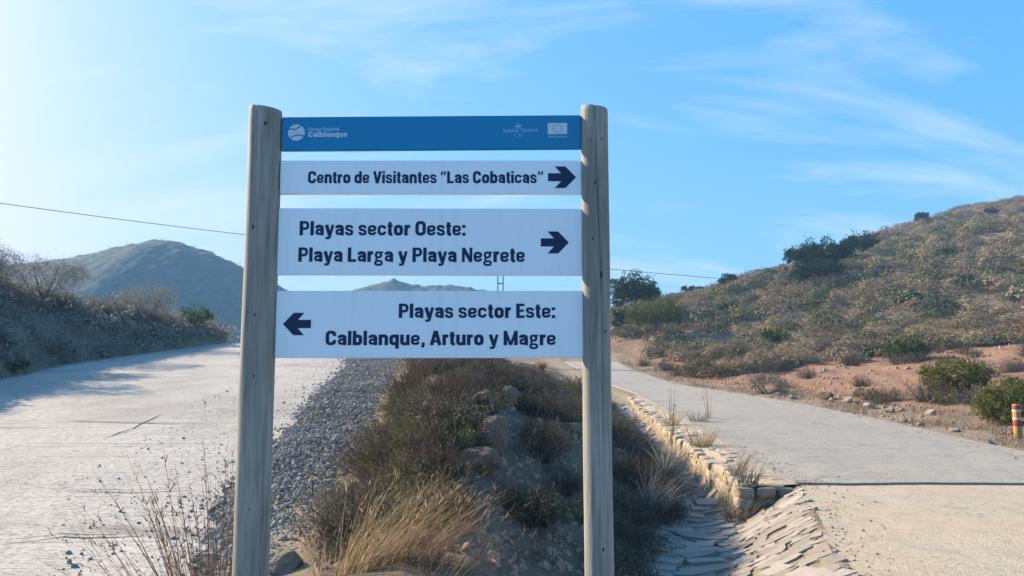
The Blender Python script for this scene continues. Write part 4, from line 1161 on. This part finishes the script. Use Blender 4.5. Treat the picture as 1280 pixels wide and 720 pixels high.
# ------------------------------------------------------------------ left bank shrubs
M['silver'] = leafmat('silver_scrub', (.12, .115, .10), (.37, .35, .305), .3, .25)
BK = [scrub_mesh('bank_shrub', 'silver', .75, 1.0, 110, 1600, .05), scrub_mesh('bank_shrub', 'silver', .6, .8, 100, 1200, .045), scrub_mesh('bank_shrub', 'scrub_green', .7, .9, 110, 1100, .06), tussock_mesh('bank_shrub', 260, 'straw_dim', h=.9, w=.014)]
cnt = 0
while cnt < 300:
    y = 12 * math.exp(rng.uniform(0, math.log(46 / 12.)))
    tl = float(x_track_l(y)); wb = float(h_bank(y)) / 1.1 + .3
    t = rng.uniform(-.05, 1.9) if cnt % 2 else rng.uniform(.75, 1.4); x = tl - wb * t - .4
    if y > 40 and t > 1.2: continue
    s = rng.uniform(.4, .8) if t < .6 else rng.uniform(.6, 1.15)
    if y > 28: s *= 1.05
    k = rng.choice(4, p=[.38, .27, .17, .18])
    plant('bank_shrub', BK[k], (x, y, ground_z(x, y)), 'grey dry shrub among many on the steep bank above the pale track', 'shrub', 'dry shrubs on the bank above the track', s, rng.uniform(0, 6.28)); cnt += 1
def distant_scrub():
    c = []
    for (ob_, k) in ((o_, n_) for o_, n_ in zip([x for x in bpy.data.objects if x.name.startswith('hill') and x.get('kind') == 'structure'], (7000, 1600))):
        me = ob_.data; v = np.zeros(len(me.vertices) * 3, np.float32); me.vertices.foreach_get('co', v); v = v.reshape(-1, 3)
        v = v[(v[:, 2] > -14) & (v[:, 1] < (410 if k > 3000 else 478))]
        c.append(v[rng.integers(0, len(v), k)] + rng.normal(0, .8, (k, 3)) * [1, 1, 0])
    c = np.concatenate(c); size = np.clip(rng.lognormal(math.log(.9), .4, len(c)), .4, 1.7); c[:, 2] -= .35
    V, F, A = domes(c, size, rng.uniform(0, .8, len(c)), 40)
    tag(mesh_np('distant_scrub', V, F, M['far_scrub'], A), 'dark scrub dotted over the far blue hills', kind='stuff')
M['far_scrub'] = leafmat('far_scrub', (.018, .035, .024), (.07, .085, .055), .15, 0)
distant_scrub()
def undergrowth():
    c = []; 
    while len(c) < 2300:
        y = 11 * math.exp(rng.uniform(0, math.log(46 / 11.))); tl = float(x_track_l(y)); wb = float(h_bank(y)) / 1.1 + .3
        x = tl - .35 - wb * rng.uniform(0, 1.5) ** 1.2
        c.append((x, y, ground_z(x, y)))
    c = np.array(c); size = rng.lognormal(math.log(.26), .4, len(c)) * (1 + .01 * c[:, 1])
    V, F, A = domes(c, size, rng.uniform(0, 1, len(c)), 60)
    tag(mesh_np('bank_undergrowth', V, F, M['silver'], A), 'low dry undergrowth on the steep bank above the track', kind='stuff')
    c = []
    while len(c) < 2000:
        y = 6.5 * math.exp(rng.uniform(0, math.log(36 / 6.5))); cr, ft = float(x_crest(y)), float(x_foot(y))
        x = cr + (ft - cr) * rng.choice([rng.uniform(.04, .4), rng.uniform(.04, .96), rng.uniform(.8, 1)])
        if near_boulder(x, y): continue
        c.append((x, y, ground_z(x, y)))
    B = np.repeat(np.array(c), 26, axis=0); B[:, :2] += rng.normal(0, .09, (len(B), 2)); n = len(B)
    D = np.stack([rng.normal(0, .6, n), rng.normal(0, .6, n), np.ones(n)], 1)
    V, F, A = blades(B, D, rng.uniform(.08, .34, n), .005 * (1 + .04 * B[:, 1]), rng.uniform(.1, .9, n), 3)
    tag(mesh_np('bank_undergrowth', V, F, M['brush'], A), 'low twiggy undergrowth on the shady bank between track and lane', kind='stuff')
undergrowth()
def nb2(px, y, dx, hh, rr_, mat, label, n, lsize):
    x = float(x_track_l(y)) - dx; b = Vector((x, y, ground_z(x, y)))
    bl = [(0, 0, hh * .5, rr_ * .8, rr_ * .8, hh * .45)] + [(math.cos(i * 2.4) * rr_ * .6, math.sin(i * 2.4) * rr_ * .6, hh * rng.uniform(.3, .75), rr_ * .4, rr_ * .4, hh * .25) for i in range(6)]
    bush('bush', b, bl, n, lsize, mat, label)
nb2(0, 40.5, .9, 1.5, .95, 'green', 'dark green bush at the far end of the bank where the track disappears', 2600, .09)
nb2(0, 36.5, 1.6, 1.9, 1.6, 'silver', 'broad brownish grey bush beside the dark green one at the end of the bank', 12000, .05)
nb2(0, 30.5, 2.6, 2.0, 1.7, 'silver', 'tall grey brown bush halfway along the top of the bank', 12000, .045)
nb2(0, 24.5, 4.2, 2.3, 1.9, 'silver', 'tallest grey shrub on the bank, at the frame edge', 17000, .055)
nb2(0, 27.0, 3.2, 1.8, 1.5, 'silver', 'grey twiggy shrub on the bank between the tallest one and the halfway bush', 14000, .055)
nb2(0, 24.0, .35, .35, .5, 'green', 'small fresh green weed patch at the foot of the bank beside the track', 900, .06)

# ------------------------------------------------------------------ vegetation of the middle bank
MB_ = [scrub_mesh('low_shrub', 'brush', .42, .42, 90, 700, .036), scrub_mesh('low_shrub', 'scrub_green', .38, .36, 90, 700, .034), scrub_mesh('low_shrub', 'brush', .5, .5, 160, 500, .03), tussock_mesh('low_shrub', 240, 'straw_dim', h=.42, w=.007)]
cnt = 0
while cnt < 240:
    y = 6.4 * math.exp(rng.uniform(0, math.log(34 / 6.4)))
    cr, ft = float(x_crest(y)), float(x_foot(y)); t = rng.uniform(.02, 1.0)
    if .38 < t < .84 and rng.uniform() < .6: continue
    x = cr + t * (ft - cr)
    if near_boulder(x, y): continue
    k = rng.choice(4, p=[.33, .25, .24, .18]); s = rng.uniform(.55, 1.15) * (1 + .016 * y)
    if t > .85: s *= .8
    plant('low_shrub', MB_[k], (x, y, ground_z(x, y) - .02), 'low dry shrub among many on the shady bank between track and lane', 'shrub', 'low dry shrubs on the bank between track and lane', s, rng.uniform(0, 6.28)); cnt += 1

def grass_clump(px, py, n, h, spread, lean, mat, label, width=.0045, y=None, name='grass_clump', droop=(.1, .7), heads=0, extra=.0):
    if y is None: p = hit(px, py)
    else:
        p = at(px, py, y); p.z = ground_z(p.x, y)
    root_r = spread * .35
    a = rng.uniform(0, 6.28, n); r = np.sqrt(rng.uniform(0, 1, n)) * root_r
    base = np.stack([np.cos(a) * r, np.sin(a) * r, np.full(n, -.03)], 1)
    for i in range(n): base[i, 2] = ground_z(p.x + base[i, 0], p.y + base[i, 1]) - p.z - .03
    d = np.stack([np.cos(a) * rng.uniform(0, spread, n) + lean[0], np.sin(a) * rng.uniform(0, spread, n) + lean[1], np.ones(n)], 1)
    L = h * rng.uniform(.45, 1.1, n)
    dro = rng.uniform(droop[0], droop[1], n)
    hor = d * [1, 1, 0]; hor /= np.linalg.norm(hor, axis=1, keepdims=True) + 1e-6
    parts = [blades(base, d, L, width * rng.uniform(.7, 1.4, n), dro, 6, hor=hor)]
    if heads:
        dn = d / np.linalg.norm(d, axis=1, keepdims=True)
        k = rng.choice(n, heads); t = rng.uniform(.7, 1, heads)
        pt = base[k] + dn[k] * (L[k] * t)[:, None] + hor[k] * (dro[k] * L[k] * t * t * .6)[:, None]; pt[:, 2] -= dro[k] * L[k] * t * t * .5
        parts.append(blades(pt, dn[k] + rng.normal(0, .55, (heads, 3)), rng.uniform(.03, .09, heads), np.full(heads, width * 1.1), np.full(heads, .2), 2, rng.uniform(.4, 1, heads)))
    V, F, A = join(parts)
    o = mesh_np(name, V, F, M[mat], A); o.location = p
    return tag(o, label, 'grass')
grass_clump(450, 712, 210, .82, .5, (.5, 0), 'straw', 'large golden dry grass tussock at the near end of the shady bank', .0068, heads=260)
grass_clump(515, 700, 170, .74, .5, (.6, .1), 'straw', 'golden dry grass leaning over the shady side of the bank, right of the largest tussock', .0064, heads=180)
grass_clump(425, 706, 110, .5, .6, (.15, 0), 'straw_dim', 'greyish dry grass tussock on the gravel edge left of the golden tussock', .006, heads=120)
grass_clump(490, 610, 170, .55, .5, (.3, 0), 'straw_dim', 'thin grey grass further up the edge of the shady bank', .006, heads=90)
grass_clump(500, 650, 200, .5, .5, (.35, 0), 'straw', 'straw coloured grass halfway up the edge of the shady bank', .005, heads=90)
grass_clump(560, 718, 160, .5, .6, (.4, 0), 'straw_dim', 'brown grass low on the shady side below the golden tussocks', .005, heads=90)
grass_clump(258, 780, 80, 1.18, .34, (-.16, .05), 'weed', 'tall brown weed stalks left of the thicker post', .0085, y=4.9, droop=(0, .25), heads=150, name='weed_stalks')
grass_clump(228, 790, 44, 1.0, .45, (-.34, 0), 'weed', 'sparse leaning weed stalks at the near edge of the pale track', .008, y=4.8, droop=(0, .4), heads=60, name='weed_stalks')
grass_clump(272, 775, 120, .55, .5, (0, 0), 'straw', 'short straw grass around the foot of the brown weed stalks', .0045, y=4.9, heads=50)
grass_clump(322, 770, 90, .42, .5, (.1, 0), 'straw', 'short straw grass at the foot of the thicker post', .0042, y=4.4, heads=50)
grass_clump(305, 700, 40, .75, .3, (.05, 0), 'weed', 'few thin stalks on the gravel behind the thicker post', .005, y=6.6, droop=(0, .3), heads=60)
grass_clump(410, 650, 40, .5, .3, (.0, 0), 'straw_dim', 'thin weeds growing through the gravel', .005, droop=(0, .3), heads=60)
grass_clump(832, 600, 150, .95, .34, (.15, 0), 'scrub', 'tall grey green reedy clump beside the flagstone drain', .016, heads=0, droop=(.1, .7), name='reed_clump')
grass_clump(815, 640, 130, .8, .4, (.2, 0), 'scrub', 'lower grey green reedy clump nearer along the flagstone drain', .014, heads=0, droop=(.1, .8), name='reed_clump')
grass_clump(840, 560, 14, 1.6, .12, (.02, 0), 'straw_dim', 'single tall dead stalks rising over the drain', .014, droop=(0, .1), heads=20, name='weed_stalks')
grass_clump(876, 558, 160, .5, .6, (0, 0), 'straw', 'yellow dry grass in the drain against the kerb wall', .012, heads=60)
grass_clump(872, 528, 120, .45, .6, (.1, 0), 'straw_dim', 'dark dry tuft growing on top of the kerb wall', .012, heads=60)
grass_clump(838, 532, 110, .5, .6, (0, 0), 'straw', 'yellow dry grass at the far end of the kerb wall', .014, heads=40)
grass_clump(912, 600, 140, .55, .5, (.1, 0), 'scrub', 'dark weeds at the foot of the kerb wall', .011, heads=0)
grass_clump(928, 640, 320, .55, .7, (.1, 0), 'brush', 'dark weeds in the hollow at the near end of the kerb wall', .010, heads=0)
grass_clump(886, 524, 16, 1.1, .15, (.0, 0), 'straw', 'thin pale stalks standing on the kerb wall', .012, droop=(0, .15), heads=30, name='weed_stalks')
grass_clump(676, 462, 400, .8, .5, (.1, 0), 'straw', 'pale yellow green grass on the bank crest under the lowest panel', .02, heads=100)
# verge grass beyond the lane
def verge():
    B = []; D = []; L = []; Wd = []
    for _ in range(9000):
        y = 16 * math.exp(rng.uniform(0, math.log(72 / 16.))); x = float(x_road_r(y)) + .1 + abs(rng.normal(0, 1.6))
        if smooth_noise(x, y, 1.3, 2.7) < -.1: continue
        B.append((x, y, ground_z(x, y) - .02)); D.append((rng.normal(0, .5), rng.normal(0, .5), 1)); L.append(rng.uniform(.12, .42)); Wd.append(.007 * (1 + .03 * y))
    for _ in range(5200):      # dry fringe along the bank and the track
        y = 8 * math.exp(rng.uniform(0, math.log(40 / 8.)))
        x = float(x_track_l(y)) - abs(rng.normal(0, .9)) - .05 if rng.uniform() < .6 else float(x_crest(y)) + rng.normal(.15, .18)
        B.append((x, y, ground_z(x, y) - .02)); D.append((rng.normal(0, .6), rng.normal(0, .6), 1)); L.append(rng.uniform(.1, .4)); Wd.append(.006 * (1 + .03 * y))
    V, F, A = blades(np.array(B), np.array(D), np.array(L), np.array(Wd), rng.uniform(.1, .9, len(B)), 3)
    tag(mesh_np('dry_grass', V, F, M['straw_dim'], A), 'short dry grass along the verges of track and lane', kind='stuff')
verge()
# low dry shrubs of the red field
for i in range(150):
    y = rng.uniform(24, 66); x = float(x_road_r(y)) + rng.uniform(1.2, 26)
    if x / y > .75: continue
    k = rng.choice(4, p=[.3, .2, .3, .2])
    plant('field_tuft', MB_[k], (x, y, ground_z(x, y)), 'low dry tuft among many scattered over the red field', 'tuft', 'dry tufts scattered over the red field', rng.uniform(.9, 2.0), rng.uniform(0, 6.28))

# ------------------------------------------------------------------ haze
def haze():
    q = N('air'); v = q.n('ShaderNodeVolumePrincipled')
    v.inputs['Color'].default_value = (.32, .63, 1, 1); v.inputs['Density'].default_value = .0006; v.inputs['Anisotropy'].default_value = .0
    q.t.links.new(v.outputs[0], q.out.inputs['Volume'])
    bm = bmesh.new(); bmesh.ops.create_cube(bm, size=1)
    for w in bm.verts: w.co = Vector((w.co.x * 3600 , w.co.y * 2000 + 700, (w.co.z + .5) * 104 - 34))
    me = bpy.data.meshes.new('haze'); bm.to_mesh(me); bm.free(); me.materials.append(q.m)
    o = bpy.data.objects.new('haze', me); COL.objects.link(o); tag(o, 'thin bluish air over the land', kind='stuff')
haze()
